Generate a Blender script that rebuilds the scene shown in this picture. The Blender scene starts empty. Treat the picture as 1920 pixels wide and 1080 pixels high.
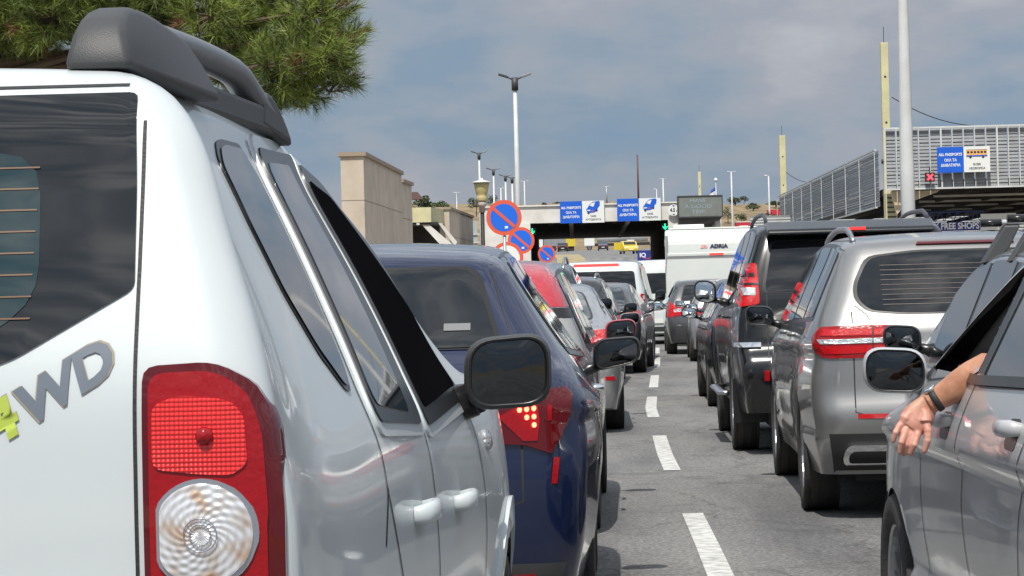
import bpy, bmesh, math, random
from mathutils import Vector, Matrix
from mathutils.bvhtree import BVHTree
from mathutils.geometry import delaunay_2d_cdt
import numpy as np
random.seed(7)
S = bpy.context.scene
C = S.collection
# ------------------------------------------------------------------ camera
CAMZ = 1.36; F = 4800.0; ROLL = math.radians(1.5)
cd = bpy.data.cameras.new('camera'); cam = bpy.data.objects.new('camera', cd); C.objects.link(cam)
cd.sensor_width = 36; cd.lens = 90; cd.clip_start = 0.05; cd.clip_end = 5000
cam.matrix_world = Matrix.Translation((0, 0, CAMZ)) @ Matrix.Rotation(math.radians(90) + math.atan(5 / F), 4, 'X') @ Matrix.Rotation(-ROLL, 4, 'Z')
S.camera = cam
def P(px, py, Z):
    """point of the place seen at photograph pixel px,py when it stands Z metres ahead"""
    u = px - 960; v = 540 - py
    ca, sa = math.cos(ROLL), math.sin(ROLL)
    u0 = u * ca + v * sa; v0 = -u * sa + v * ca
    return Vector((u0 / F * Z, Z, CAMZ + (v0 + 5) / F * Z))
# ------------------------------------------------------------------ world
SUN_EL = math.radians(56)
sd = Vector((-0.19, -0.98, 0)).normalized()
sunv = Vector((sd.x * math.cos(SUN_EL), sd.y * math.cos(SUN_EL), math.sin(SUN_EL)))
W = bpy.data.worlds.new('World'); S.world = W; W.use_nodes = True
nt = W.node_tree; nt.nodes.clear()
def N(nt, t, **k):
    n = nt.nodes.new(t)
    for a, b in k.items(): setattr(n, a, b)
    return n
def ramp(nt, stops, interp='LINEAR'):
    r = N(nt, 'ShaderNodeValToRGB'); e = r.color_ramp.elements
    r.color_ramp.interpolation = interp
    while len(e) < len(stops): e.new(0.5)
    for i, (p, c) in enumerate(stops):
        e[i].position = p; e[i].color = (*c, 1) if len(c) == 3 else c
    return r
wo = N(nt, 'ShaderNodeOutputWorld'); sky = N(nt, 'ShaderNodeTexSky', sky_type='NISHITA')
sky.sun_disc = False; sky.sun_elevation = SUN_EL; sky.sun_rotation = math.atan2(sunv.x, sunv.y)
sky.dust_density = 2.0; sky.ozone_density = 2.0
b1 = N(nt, 'ShaderNodeBackground'); b1.inputs[1].default_value = 0.055
nt.links.new(sky.outputs[0], b1.inputs[0])
b2 = N(nt, 'ShaderNodeBackground'); b2.inputs[1].default_value = 1.0
tc = N(nt, 'ShaderNodeTexCoord')
mp = N(nt, 'ShaderNodeMapping'); mp.inputs['Scale'].default_value = (1, 1, 2.6)
nt.links.new(tc.outputs['Generated'], mp.inputs[0])
nz = N(nt, 'ShaderNodeTexNoise'); nz.inputs['Scale'].default_value = 12.5; nz.inputs['Detail'].default_value = 7; nz.inputs['Roughness'].default_value = 0.52
mp.inputs['Location'].default_value = (0.31, 0.1, 0.0)
nt.links.new(mp.outputs[0], nz.inputs[0])
nz2 = N(nt, 'ShaderNodeTexNoise'); nz2.inputs['Scale'].default_value = 2.3; nz2.inputs['Detail'].default_value = 4
nt.links.new(mp.outputs[0], nz2.inputs[0])
CLOUD = ramp(nt, [(0.30, (0.175, 0.258, 0.362)), (0.42, (0.200, 0.268, 0.350)), (0.52, (0.255, 0.298, 0.358)), (0.61, (0.295, 0.315, 0.362)), (0.80, (0.40, 0.41, 0.44))])
nt.links.new(nz.outputs[0], CLOUD.inputs[0])
# brighter, more broken cloud high up
sx = N(nt, 'ShaderNodeSeparateXYZ'); nt.links.new(tc.outputs['Generated'], sx.inputs[0])
hi = N(nt, 'ShaderNodeMapRange'); hi.inputs[1].default_value = 0.12; hi.inputs[2].default_value = 0.55; hi.inputs[3].default_value = 0.0; hi.inputs[4].default_value = 1.0
nt.links.new(sx.outputs[2], hi.inputs[0])
CL2 = ramp(nt, [(0.36, (0.28, 0.36, 0.48)), (0.5, (0.58, 0.63, 0.70)), (0.64, (1.2, 1.2, 1.22))])
nt.links.new(nz.outputs[0], CL2.inputs[0])
mxc = N(nt, 'ShaderNodeMix', data_type='RGBA')
nt.links.new(hi.outputs[0], mxc.inputs[0]); nt.links.new(CLOUD.outputs[0], mxc.inputs[6]); nt.links.new(CL2.outputs[0], mxc.inputs[7])
nt.links.new(mxc.outputs[2], b2.inputs[0])
cov = N(nt, 'ShaderNodeMapRange'); cov.inputs[1].default_value = 0.30; cov.inputs[2].default_value = 0.62; cov.inputs[3].default_value = 0.85; cov.inputs[4].default_value = 0.97
nt.links.new(nz2.outputs[0], cov.inputs[0])
mx = N(nt, 'ShaderNodeMixShader'); nt.links.new(cov.outputs[0], mx.inputs[0])
nt.links.new(b1.outputs[0], mx.inputs[1]); nt.links.new(b2.outputs[0], mx.inputs[2]); nt.links.new(mx.outputs[0], wo.inputs[0])
sl = bpy.data.lights.new('sun', 'SUN'); sl.energy = 3.5; sl.angle = math.radians(0.6); sl.color = (1.0, 0.95, 0.87)
so = bpy.data.objects.new('sun', sl); C.objects.link(so); so.location = (0, 0, 40)
so.rotation_euler = sunv.to_track_quat('Z', 'Y').to_euler()
S.view_settings.view_transform = 'Standard'; S.view_settings.look = 'None'; S.view_settings.gamma = 1; S.view_settings.exposure = 0.35
# ------------------------------------------------------------------ materials
MATS = {}
def mat(name, col=(0.5, 0.5, 0.5), rough=0.5, metal=0.0, coat=0.0, emit=None, es=1.0, bump=0.0, bscale=60, noise=None, nscale=8, spec=0.5, alpha=None, trans=0.0, coatr=0.03, detail=5):
    if name in MATS: return MATS[name]
    m = bpy.data.materials.new(name); m.use_nodes = True; t = m.node_tree
    b = t.nodes['Principled BSDF']
    b.inputs['Base Color'].default_value = (*col, 1); b.inputs['Roughness'].default_value = rough
    b.inputs['Metallic'].default_value = metal; b.inputs['Coat Weight'].default_value = coat; b.inputs['Coat Roughness'].default_value = coatr
    b.inputs['Specular IOR Level'].default_value = spec; b.inputs['Transmission Weight'].default_value = trans
    if emit: b.inputs['Emission Color'].default_value = (*emit, 1); b.inputs['Emission Strength'].default_value = es
    if noise or bump:
        tcn = N(t, 'ShaderNodeTexCoord')
    if noise:
        n = N(t, 'ShaderNodeTexNoise'); n.inputs['Scale'].default_value = nscale; n.inputs['Detail'].default_value = detail
        t.links.new(tcn.outputs['Object'], n.inputs[0])
        r = ramp(t, [(0.3, noise), (0.7, col)]); t.links.new(n.outputs[0], r.inputs[0]); t.links.new(r.outputs[0], b.inputs['Base Color'])
    if bump:
        n2 = N(t, 'ShaderNodeTexNoise'); n2.inputs['Scale'].default_value = bscale; n2.inputs['Detail'].default_value = 4
        t.links.new(tcn.outputs['Object'], n2.inputs[0])
        bp = N(t, 'ShaderNodeBump'); bp.inputs['Strength'].default_value = bump; bp.inputs['Distance'].default_value = 0.01
        t.links.new(n2.outputs[0], bp.inputs['Height']); t.links.new(bp.outputs[0], b.inputs['Normal'])
    MATS[name] = m; return m
def paint(name, col, metal=0.0, rough=0.35, dirt=0.06, cw=1.0):
    if name in MATS: return MATS[name]
    m = mat(name, col, rough, metal, coat=cw); t = m.node_tree; b = t.nodes['Principled BSDF']
    tcn = N(t, 'ShaderNodeTexCoord'); n = N(t, 'ShaderNodeTexNoise'); n.inputs['Scale'].default_value = 2.2; n.inputs['Detail'].default_value = 8; n.inputs['Roughness'].default_value = 0.7
    t.links.new(tcn.outputs['Object'], n.inputs[0])
    d = tuple(c * (1 - dirt) + 0.22 * dirt for c in col)
    r = ramp(t, [(0.42, col), (0.75, d)]); t.links.new(n.outputs[0], r.inputs[0]); t.links.new(r.outputs[0], b.inputs['Base Color'])
    # settled road film near the sills: roughness of the clear coat varies
    cr = N(t, 'ShaderNodeMapRange'); cr.inputs[1].default_value = 0.35; cr.inputs[2].default_value = 0.8; cr.inputs[3].default_value = 0.015; cr.inputs[4].default_value = 0.12
    t.links.new(n.outputs[0], cr.inputs[0]); t.links.new(cr.outputs[0], b.inputs['Coat Roughness'])
    n2 = N(t, 'ShaderNodeTexNoise'); n2.inputs['Scale'].default_value = 2.6; n2.inputs['Detail'].default_value = 1
    t.links.new(tcn.outputs['Object'], n2.inputs[0])
    bp = N(t, 'ShaderNodeBump'); bp.inputs['Strength'].default_value = 0.035; bp.inputs['Distance'].default_value = 0.02
    t.links.new(n2.outputs[0], bp.inputs['Height']); t.links.new(bp.outputs[0], b.inputs['Coat Normal'])
    return m
GLASS = mat('tinted_glass', (0.008, 0.010, 0.012), 0.03, 0.0, coat=.35, spec=0.5, coatr=0.0)
GLASS_L = mat('grey_glass', (0.055, 0.068, 0.068), 0.06, 0.0, coat=1.0, spec=0.8, coatr=0.0)
RUB = mat('black_rubber', (0.018, 0.018, 0.019), 0.6, bump=0.2, bscale=200)
TYRE = mat('tyre_rubber', (0.022, 0.022, 0.023), 0.8, noise=(0.045, 0.042, 0.038), nscale=6, bump=0.4, bscale=90)
TRIM = mat('black_trim', (0.013, 0.013, 0.014), 0.28)
PLAST = mat('grey_plastic', (0.045, 0.047, 0.05), 0.5, bump=0.15, bscale=500)
CHROME = mat('chrome', (0.75, 0.76, 0.78), 0.08, 1.0)
ALLOY = mat('alloy', (0.42, 0.43, 0.45), 0.3, 1.0)
MIRR = mat('mirror_glass', (0.62, 0.68, 0.72), 0.02, 1.0)
MIRD = mat('mirror_dark_reflection', (0.075, 0.08, 0.085), 0.04, 1.0)  # tint darkened to stand in for the reflection of dark car cabins
RED = mat('red_lens', (0.27, 0.003, 0.006), 0.10, coat=.5, bump=0.2, bscale=80, spec=.25)
REDB = mat('bright_red_lens', (0.46, 0.004, 0.008), 0.14, coat=.5, bump=0.4, bscale=150, spec=.25)
REDD = mat('dark_red_lens', (0.085, 0.002, 0.004), 0.06, coat=.6, spec=.3)
REDLIT = mat('lit_red_lens', (0.8, 0.02, 0.02), 0.3, emit=(1.0, 0.03, 0.02), es=1.3)
LED = mat('lit_led', (1, 0.2, 0.1), 0.4, emit=(1.0, 0.12, 0.06), es=5.0)
CLEAR = mat('clear_lens', (0.55, 0.55, 0.56), 0.12, 0.7, coat=1.0, bump=0.8, bscale=120)
ORANGE = mat('amber_lens', (0.7, 0.2, 0.05), 0.2, coat=1.0)
DARKIN = mat('dark_interior', (0.012, 0.012, 0.013), 0.9)
# ------------------------------------------------------------------ object helpers
def tag(o, label=None, cat=None, group=None, kind=None):
    if label: o['label'] = label
    if cat: o['category'] = cat
    if group: o['group'] = group
    if kind: o['kind'] = kind
    return o
def empty(name, loc=(0, 0, 0), rz=0.0, parent=None):
    o = bpy.data.objects.new(name, None); C.objects.link(o); o.location = loc; o.rotation_euler = (0, 0, rz)
    o.empty_display_size = 0.2
    if parent: o.parent = parent
    return o
def meshobj(name, verts, faces, m, parent=None, smooth=False):
    used = sorted({i for f in faces for i in f})
    if len(used) < len(verts):
        mp_ = {a: k for k, a in enumerate(used)}; verts = [verts[i] for i in used]; faces = [tuple(mp_[i] for i in f) for f in faces]
    me = bpy.data.meshes.new(name); me.from_pydata([tuple(v) for v in verts], [], faces); me.update()
    if m is not None:
        for q in (m if isinstance(m, (list, tuple)) else [m]): me.materials.append(q)
    if smooth: me.polygons.foreach_set('use_smooth', [True] * len(me.polygons))
    o = bpy.data.objects.new(name, me); C.objects.link(o)
    if parent: o.parent = parent
    return o
def biggest(fs):
    par = {}
    def fd(a):
        while par.setdefault(a, a) != a: par[a] = par[par[a]]; a = par[a]
        return a
    for f in fs:
        for q in f[1:]: par[fd(f[0])] = fd(q)
    cnt = {}
    for f in fs: cnt[fd(f[0])] = cnt.get(fd(f[0]), 0) + 1
    if len(cnt) < 2: return fs
    b = max(cnt, key=cnt.get); return [f for f in fs if fd(f[0]) == b]
class MB:
    def __init__(s): s.v = []; s.f = []
    def add(s, vs, fs):
        k = len(s.v); s.v += [tuple(v) for v in vs]; s.f += [tuple(i + k for i in f) for f in fs]; return s
    def box(s, x0, x1, y0, y1, z0, z1, M=None):
        vs = [Vector(p) for p in ((x0, y0, z0), (x1, y0, z0), (x1, y1, z0), (x0, y1, z0), (x0, y0, z1), (x1, y0, z1), (x1, y1, z1), (x0, y1, z1))]
        if M is not None: vs = [M @ v for v in vs]
        return s.add(vs, [(0, 3, 2, 1), (4, 5, 6, 7), (0, 1, 5, 4), (1, 2, 6, 5), (2, 3, 7, 6), (3, 0, 4, 7)])
    def prism(s, poly, ax, a0, a1):
        """poly 2D extruded along axis ax"""
        def mk(p, a):
            if ax == 'x': return (a, p[0], p[1])
            if ax == 'y': return (p[0], a, p[1])
            return (p[0], p[1], a)
        n = len(poly); vs = [mk(p, a0) for p in poly] + [mk(p, a1) for p in poly]
        fs = [tuple(range(n)), tuple(reversed(range(n, 2 * n)))] + [(i, i + n, (i + 1) % n + n, (i + 1) % n) for i in range(n)]
        return s.add(vs, fs)
    def tube(s, pts, rad, n=10, cap=True, flat=1.0, up=(0, 0, 1)):
        pts = [Vector(p) for p in pts]
        if not isinstance(rad, (list, tuple)): rad = [rad] * len(pts)
        vs = []; fs = []
        for i, p in enumerate(pts):
            a = pts[max(i - 1, 0)]; b = pts[min(i + 1, len(pts) - 1)]; t = (b - a).normalized()
            u = Vector(up); u = (u - t * u.dot(t))
            if u.length < 1e-3: u = Vector((1, 0, 0)) - t * t.x
            u.normalize(); w = t.cross(u)
            for k in range(n):
                an = 2 * math.pi * k / n
                vs.append(p + u * math.sin(an) * rad[i] * flat + w * math.cos(an) * rad[i])
        for i in range(len(pts) - 1):
            for k in range(n):
                a = i * n + k; b = i * n + (k + 1) % n
                fs.append((a, b, b + n, a + n))
        if cap: fs.append(tuple(reversed(range(n)))); fs.append(tuple(range((len(pts) - 1) * n, len(pts) * n)))
        return s.add(vs, fs)
    def lathe(s, prof, n=24, M=None, axis='z'):
        vs = []; fs = []
        for (r, h) in prof:
            for k in range(n):
                a = 2 * math.pi * k / n
                v = Vector((r * math.cos(a), r * math.sin(a), h)) if axis == 'z' else Vector((h, r * math.cos(a), r * math.sin(a)))
                vs.append(M @ v if M is not None else v)
        for i in range(len(prof) - 1):
            for k in range(n):
                a = i * n + k; b = i * n + (k + 1) % n; fs.append((a, b, b + n, a + n))
        return s.add(vs, fs)
    def build(s, name, m, parent=None, smooth=False, bevel=0.0):
        o = meshobj(name, s.v, s.f, m, parent, smooth)
        if bevel:
            md = o.modifiers.new('b', 'BEVEL'); md.width = bevel; md.segments = 2; md.limit_method = 'ANGLE'
        return o
def text_mesh(s, size, M, m, name='lettering', parent=None, bold=0.0, align='CENTER', depth=0.004, sx=1.0):
    cu = bpy.data.curves.new('t', 'FONT'); cu.body = s; cu.size = size; cu.align_x = align; cu.align_y = 'CENTER'; cu.extrude = depth; cu.offset = bold; cu.resolution_u = 3
    o = bpy.data.objects.new('t', cu); C.objects.link(o)
    dg = bpy.context.evaluated_depsgraph_get(); dg.update()
    me = bpy.data.meshes.new_from_object(o.evaluated_get(dg)); bpy.data.objects.remove(o); bpy.data.curves.remove(cu)
    me.transform(M @ Matrix.Diagonal((sx, 1, 1, 1)))
    me.materials.clear(); me.materials.append(m)
    o = bpy.data.objects.new(name, me); C.objects.link(o)
    if parent: o.parent = parent
    return o
def facing(x, y, z): # matrix: text plane facing -y (towards the camera)
    return Matrix.Translation((x, y, z)) @ Matrix.Rotation(math.pi / 2, 4, 'X')
# ------------------------------------------------------------------ curve helpers
def catmull(pts, step, closed=False):
    pts = [Vector((p[0], p[1])) for p in pts]; n = len(pts); out = []
    rng = range(n) if closed else range(n - 1)
    for i in rng:
        p1 = pts[i]; p2 = pts[(i + 1) % n]
        p0 = pts[(i - 1) % n] if (closed or i > 0) else p1 * 2 - p2
        p3 = pts[(i + 2) % n] if (closed or i + 2 < n) else p2 * 2 - p1
        t0 = 0; t1 = t0 + max((p1 - p0).length, 1e-6) ** .5; t2 = t1 + max((p2 - p1).length, 1e-6) ** .5; t3 = t2 + max((p3 - p2).length, 1e-6) ** .5
        k = max(2, int((p2 - p1).length / step))
        for j in range(k):
            t = t1 + (t2 - t1) * j / k
            a1 = p0 * ((t1 - t) / (t1 - t0)) + p1 * ((t - t0) / (t1 - t0)); a2 = p1 * ((t2 - t) / (t2 - t1)) + p2 * ((t - t1) / (t2 - t1)); a3 = p2 * ((t3 - t) / (t3 - t2)) + p3 * ((t - t2) / (t3 - t2))
            b1_ = a1 * ((t2 - t) / (t2 - t0)) + a2 * ((t - t0) / (t2 - t0)); b2_ = a2 * ((t3 - t) / (t3 - t1)) + a3 * ((t - t1) / (t3 - t1))
            out.append(b1_ * ((t2 - t) / (t2 - t1)) + b2_ * ((t - t1) / (t2 - t1)))
    if not closed: out.append(pts[-1])
    return [(p.x, p.y) for p in out]
def roundpoly(pts, r=0.03, k=3):
    n = len(pts); out = []
    for i in range(n):
        p = Vector(pts[i]); a = Vector(pts[i - 1]); b = Vector(pts[(i + 1) % n])
        da = a - p; db = b - p; ra = min(r, da.length * .45, db.length * .45)
        q0 = p + da.normalized() * ra; q1 = p + db.normalized() * ra
        for j in range(k + 1):
            t = j / k; q = q0 * (1 - t) ** 2 + p * 2 * t * (1 - t) + q1 * t * t
            out.append((q.x, q.y))
    return out
def densify(poly, step):
    out = []; n = len(poly)
    for i in range(n):
        a = Vector(poly[i]); b = Vector(poly[(i + 1) % n]); k = max(1, int((b - a).length / step + .5))
        for j in range(k):
            q = a.lerp(b, j / k); out.append((q.x, q.y))
    return out
def inside(poly, x, y):
    c = False; n = len(poly); j = n - 1
    for i in range(n):
        xi, yi = poly[i]; xj, yj = poly[j]
        if (yi > y) != (yj > y) and x < (xj - xi) * (y - yi) / (yj - yi) + xi: c = not c
        j = i
    return c
def fill2d(poly, step):
    """triangulate a 2D polygon with interior grid points"""
    P2 = np.array(poly); x0, y0 = P2.min(0); x1, y1 = P2.max(0)
    gx = np.arange(x0 + step / 2, x1, step); gy = np.arange(y0 + step / 2, y1, step)
    pts = [Vector(p) for p in poly]; n = len(poly)
    X, Y = np.meshgrid(gx, gy); X = X.ravel(); Y = Y.ravel()
    ins = np.zeros(len(X), bool); dm = np.full(len(X), 9.0)
    for i in range(n):
        ax, ay = P2[i - 1]; bx, by = P2[i]
        if ay != by: ins ^= ((ay > Y) != (by > Y)) & (X < (bx - ax) * (Y - ay) / (by - ay) + ax)
        l2 = (bx - ax) ** 2 + (by - ay) ** 2 + 1e-12
        t = np.clip(((X - ax) * (bx - ax) + (Y - ay) * (by - ay)) / l2, 0, 1)
        dm = np.minimum(dm, np.hypot(X - ax - t * (bx - ax), Y - ay - t * (by - ay)))
    ok = ins & (dm > step * 0.45)
    pts += [Vector((a, b)) for a, b in zip(X[ok], Y[ok])]
    vs, es, fs, *_ = delaunay_2d_cdt(pts, [], [list(range(n))], 1, 1e-5)
    return [(v.x, v.y) for v in vs], [tuple(f) for f in fs]
class Hermite:
    def __init__(s, tab):
        s.x = [a for a, b in tab]; s.y = [b for a, b in tab]; n = len(tab); s.m = []
        for i in range(n):
            if i == 0 or i == n - 1: s.m.append(0.0 if n < 3 else ((s.y[1] - s.y[0]) / (s.x[1] - s.x[0]) if i == 0 else (s.y[-1] - s.y[-2]) / (s.x[-1] - s.x[-2])))
            else: s.m.append((s.y[i + 1] - s.y[i - 1]) / (s.x[i + 1] - s.x[i - 1]))
    def __call__(s, v):
        if v <= s.x[0]: return s.y[0]
        if v >= s.x[-1]: return s.y[-1]
        i = 0
        while v > s.x[i + 1]: i += 1
        h = s.x[i + 1] - s.x[i]; t = (v - s.x[i]) / h
        return s.y[i] * (2 * t ** 3 - 3 * t * t + 1) + s.m[i] * h * (t ** 3 - 2 * t * t + t) + s.y[i + 1] * (-2 * t ** 3 + 3 * t * t) + s.m[i + 1] * h * (t ** 3 - t * t)
# ------------------------------------------------------------------ car body
class Body:
    """one continuous car shell grown from its side silhouette, front-view widths and plan taper"""
    def __init__(s, root, m, L, W, prof, fz, wheels, R, clr=0.2, rr=0.14, rf=0.22, rt=0.07, ptr=(0.05, 0.9), ptf=(0.10, 1.1), step=0.05, bulge=0.02, bumps=(), crease=None, hole=None, rc=0.13, crown=0.22, arch=1.13):
        s.root = root; s.L = L; s.W = W; s.step = step; s.m = m
        fzh = Hermite(fz); s.wheels = wheels; s.R = R
        def H(y, z):
            w = W / 2 * fzh(z)
            if y < ptr[1]: w *= 1 - ptr[0] * (1 - y / ptr[1]) ** 2
            if y > L - ptf[1]: w *= 1 - ptf[0] * ((y - L + ptf[1]) / ptf[1]) ** 2
            for yw in wheels: w += bulge * math.exp(-((y - yw) / (R * 1.25)) ** 2 - ((z - R) / (R * 1.15)) ** 2)
            for (by, bz, sy, sz, a) in bumps: w += a * math.exp(-((y - by) / sy) ** 2 - ((z - bz) / sz) ** 2)
            if crease:
                for (za, zb, a) in crease:
                    zc = za + (zb - za) * y / L; w += a * math.tanh((z - zc) / 0.012) * math.exp(-((z - zc) / 0.12) ** 2)
            return max(w, 0.05)
        s.H = H
        top = catmull(prof, step)
        ra = R * arch; pts = list(top)
        def segline(a, b):
            k = max(1, int(abs(b - a) / step))
            return [(a + (b - a) * j / k, clr) for j in range(1, k + 1)]
        cur = top[-1][0]; bot = []
        for yw in sorted(wheels, reverse=True):
            h = clr - R * 0.98; dx = math.sqrt(ra * ra - h * h)
            bot += segline(cur, yw + dx)
            a0 = math.atan2(h, dx); a1 = math.pi - a0; k = max(10, int(ra * 3.6 / step))
            for j in range(1, k): a = a0 + (a1 - a0) * j / k; bot.append((yw + ra * math.cos(a), R * 0.98 + ra * math.sin(a)))
            bot.append((yw - dx, clr)); cur = yw - dx
        bot += segline(cur, top[0][0])[:-1]
        # drop the corner point when too close
        out = pts + [(a, b) for a, b in bot]
        ty = np.linspace(0, L, 120); zt = np.zeros(120)
        for (a, b) in top:
            i = int(round(np.clip(a / L, 0, 1) * 119)); zt[i] = max(zt[i], b)
        for i in range(120):
            if zt[i] == 0:
                j = i
                while j > 0 and zt[j] == 0: j -= 1
                k = i
                while k < 119 and zt[k] == 0: k += 1
                zt[i] = zt[j] if zt[k] == 0 else (zt[k] if zt[j] == 0 else zt[j] + (zt[k] - zt[j]) * (i - j) / (k - j))
        for _ in range(3): zt[1:-1] = (zt[:-2] + zt[1:-1] * 2 + zt[2:]) / 4
        s.zt = lambda y: float(np.interp(y, ty, zt))
        def disp(y, z, lam):
            yy = min(max(y / L, 0), 1)
            dy = rr * (1 - yy) ** 7 - rf * yy ** 6
            q = s.zt(y); k = min(max((z - (q - 0.45)) / 0.45, 0), 1); k = k * k * (3 - 2 * k)
            return y + dy * lam, z - rt * k * lam
        n = len(out); vs = []; fs = []; NC = 7 if step < .07 else 4; NA = 7 if step < .07 else 4
        rings = []
        for k in range(NC + NA + 1):
            ring = []
            for (y, z) in out:
                if k <= NC: f = k / NC; lam = crown * f * f
                else: a = (k - NC) / NA * math.pi / 2; lam = crown + (1 - crown) * (1 - math.cos(a))
                y2, z2 = disp(y, z, lam); h = H(y2, z2); c0 = 1 - min(rc, h * .6) / h
                c = c0 * f if k <= NC else c0 + (1 - c0) * math.sin(a)
                ring.append((c * h, y2, z2))
            rings.append(ring)
        for side in (1, -1):
            base = len(vs); last = None
            for ring in rings: vs += [(side * x, y, z) for (x, y, z) in ring]
            for k in range(len(rings) - 1):
                for i in range(n):
                    a = base + k * n + i; b = base + k * n + (i + 1) % n; q = (a, b, b + n, a + n)
                    fs.append(q if side < 0 else q[::-1])
            poly = [(y, z) for (_, y, z) in rings[-1]]
            p2, f2 = fill2d(poly, step)
            k0 = len(vs); vs += [(side * H(y, z), y, z) for (y, z) in p2]
            for f in f2:
                g = tuple(i + k0 for i in f)
                if hole and side == hole[0]:
                    cy = sum(vs[i][1] for i in g) / len(g); cz = sum(vs[i][2] for i in g) / len(g)
                    if inside(hole[1], cy, cz): continue
                fs.append(g if side > 0 else g[::-1])
        me = bpy.data.meshes.new('body'); me.from_pydata(vs, [], fs); me.materials.append(m)
        bm = bmesh.new(); bm.from_mesh(me); bmesh.ops.remove_doubles(bm, verts=bm.verts, dist=0.0008); bmesh.ops.recalc_face_normals(bm, faces=bm.faces)
        for f in bm.faces: f.smooth = True
        for e in bm.edges:
            if len(e.link_faces) == 2 and e.calc_face_angle(0) > math.radians(38): e.smooth = False
        s.bvh = BVHTree.FromBMesh(bm); bm.to_mesh(me); bm.free()
        o = bpy.data.objects.new('body', me); C.objects.link(o); o.parent = root; s.o = o
    def ray(s, a, b, mode):
        if mode == 'right': o, d = Vector((4, a, b)), Vector((-1, 0, 0))
        elif mode == 'left': o, d = Vector((-4, a, b)), Vector((1, 0, 0))
        elif mode == 'rear': o, d = Vector((a, -4, b)), Vector((0, 1, 0))
        elif mode == 'front': o, d = Vector((a, s.L + 4, b)), Vector((0, -1, 0))
        else: o, d = Vector((a, b, 5)), Vector((0, 0, -1))
        h, nrm, i, dist = s.bvh.ray_cast(o, d)
        if h is None: return None
        if nrm.dot(d) > 0: nrm = -nrm
        return h, nrm, d
    def patch(s, poly, mode, m, name, off=0.004, parent=None, step=None, rnd=0.0, dome=0.0, depth=0.012, clip=0.6):
        step = step or s.step
        if rnd: poly = roundpoly(poly, rnd)
        poly = densify(poly, step)
        p2, f2 = fill2d(poly, step)
        vs = []; ok = []; nr = []; cx = sum(p[0] for p in poly) / len(poly); cy = sum(p[1] for p in poly) / len(poly)
        rx = max(abs(p[0] - cx) for p in poly) + 1e-6; ry = max(abs(p[1] - cy) for p in poly) + 1e-6
        for (a, b) in p2:
            h = s.ray(a, b, mode)
            if h is None: ok.append(False); vs.append(Vector((0, 0, 0))); nr.append(Vector((0, 0, 1))); continue
            ok.append(True); d = h[2]; nn = (h[1] - d * 0.6).normalized()
            dd = dome * max(0, 1 - ((a - cx) / rx) ** 2) * max(0, 1 - ((b - cy) / ry) ** 2)
            vs.append(h[0] + nn * (off + dd)); nr.append(d)
        fs = []
        for f in f2:
            if not all(ok[i] for i in f): continue
            nd = nr[f[0]]; dp = [vs[i].dot(nd) for i in f]
            if max(dp) - min(dp) > clip: continue
            c = (vs[f[1]] - vs[f[0]]).cross(vs[f[2]] - vs[f[0]])
            fs.append(f if c.dot(nd) < 0 else f[::-1])
        fs = biggest(fs)
        # skirt
        cnt = {}
        for f in fs:
            for i in range(len(f)):
                e = (f[i], f[(i + 1) % len(f)]); cnt[e] = 1
        k = len(vs); mp_ = {}
        for (a, b) in list(cnt):
            if (b, a) in cnt: continue
            for q in (a, b):
                if q not in mp_: mp_[q] = len(vs); vs.append(vs[q] + nr[q] * (depth + off))
            fs.append((b, a, mp_[a], mp_[b]))
        o = meshobj(name, vs, fs, m, parent or s.root, True)
        me = o.data
        bm = bmesh.new(); bm.from_mesh(me)
        for e in bm.edges:
            if len(e.link_faces) == 2 and e.calc_face_angle(0) > math.radians(45): e.smooth = False
        bm.to_mesh(me); bm.free()
        return o
    def seam(s, path, mode, w=0.006, name='panel_gap', m=None, off=0.0012, parent=None, closed=False, step=0.03):
        if closed: path = densify(path, step)
        else:
            q = []
            for i in range(len(path) - 1):
                a = Vector(path[i]); b = Vector(path[i + 1]); k = max(1, int((b - a).length / step))
                q += [tuple(a.lerp(b, j / k)) for j in range(k)]
            path = q + [path[-1]]
        n = len(path); vs = []; fs = []; good = []
        for i in range(n):
            a = Vector(path[(i - 1) % n] if closed else path[max(i - 1, 0)]); b = Vector(path[(i + 1) % n] if closed else path[min(i + 1, n - 1)])
            t = (b - a); t = t.normalized() if t.length > 1e-9 else Vector((1, 0)); pr = Vector((-t.y, t.x))
            g = True
            for sg in (-1, 1):
                p = Vector(path[i]) + pr * (w / 2 * sg); h = s.ray(p.x, p.y, mode)
                if h is None: g = False; vs.append(Vector((0, 0, 0)))
                else: vs.append(h[0] + (h[1] - h[2] * .5).normalized() * off)
            good.append(g)
        for i in range(n if closed else n - 1):
            j = (i + 1) % n
            if good[i] and good[j] and (vs[2 * i] - vs[2 * j]).length < 0.3: fs.append((2 * i, 2 * i + 1, 2 * j + 1, 2 * j))
        return meshobj(name, vs, biggest(fs), m or TRIM, parent or s.root, True)
WH = {}
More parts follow.
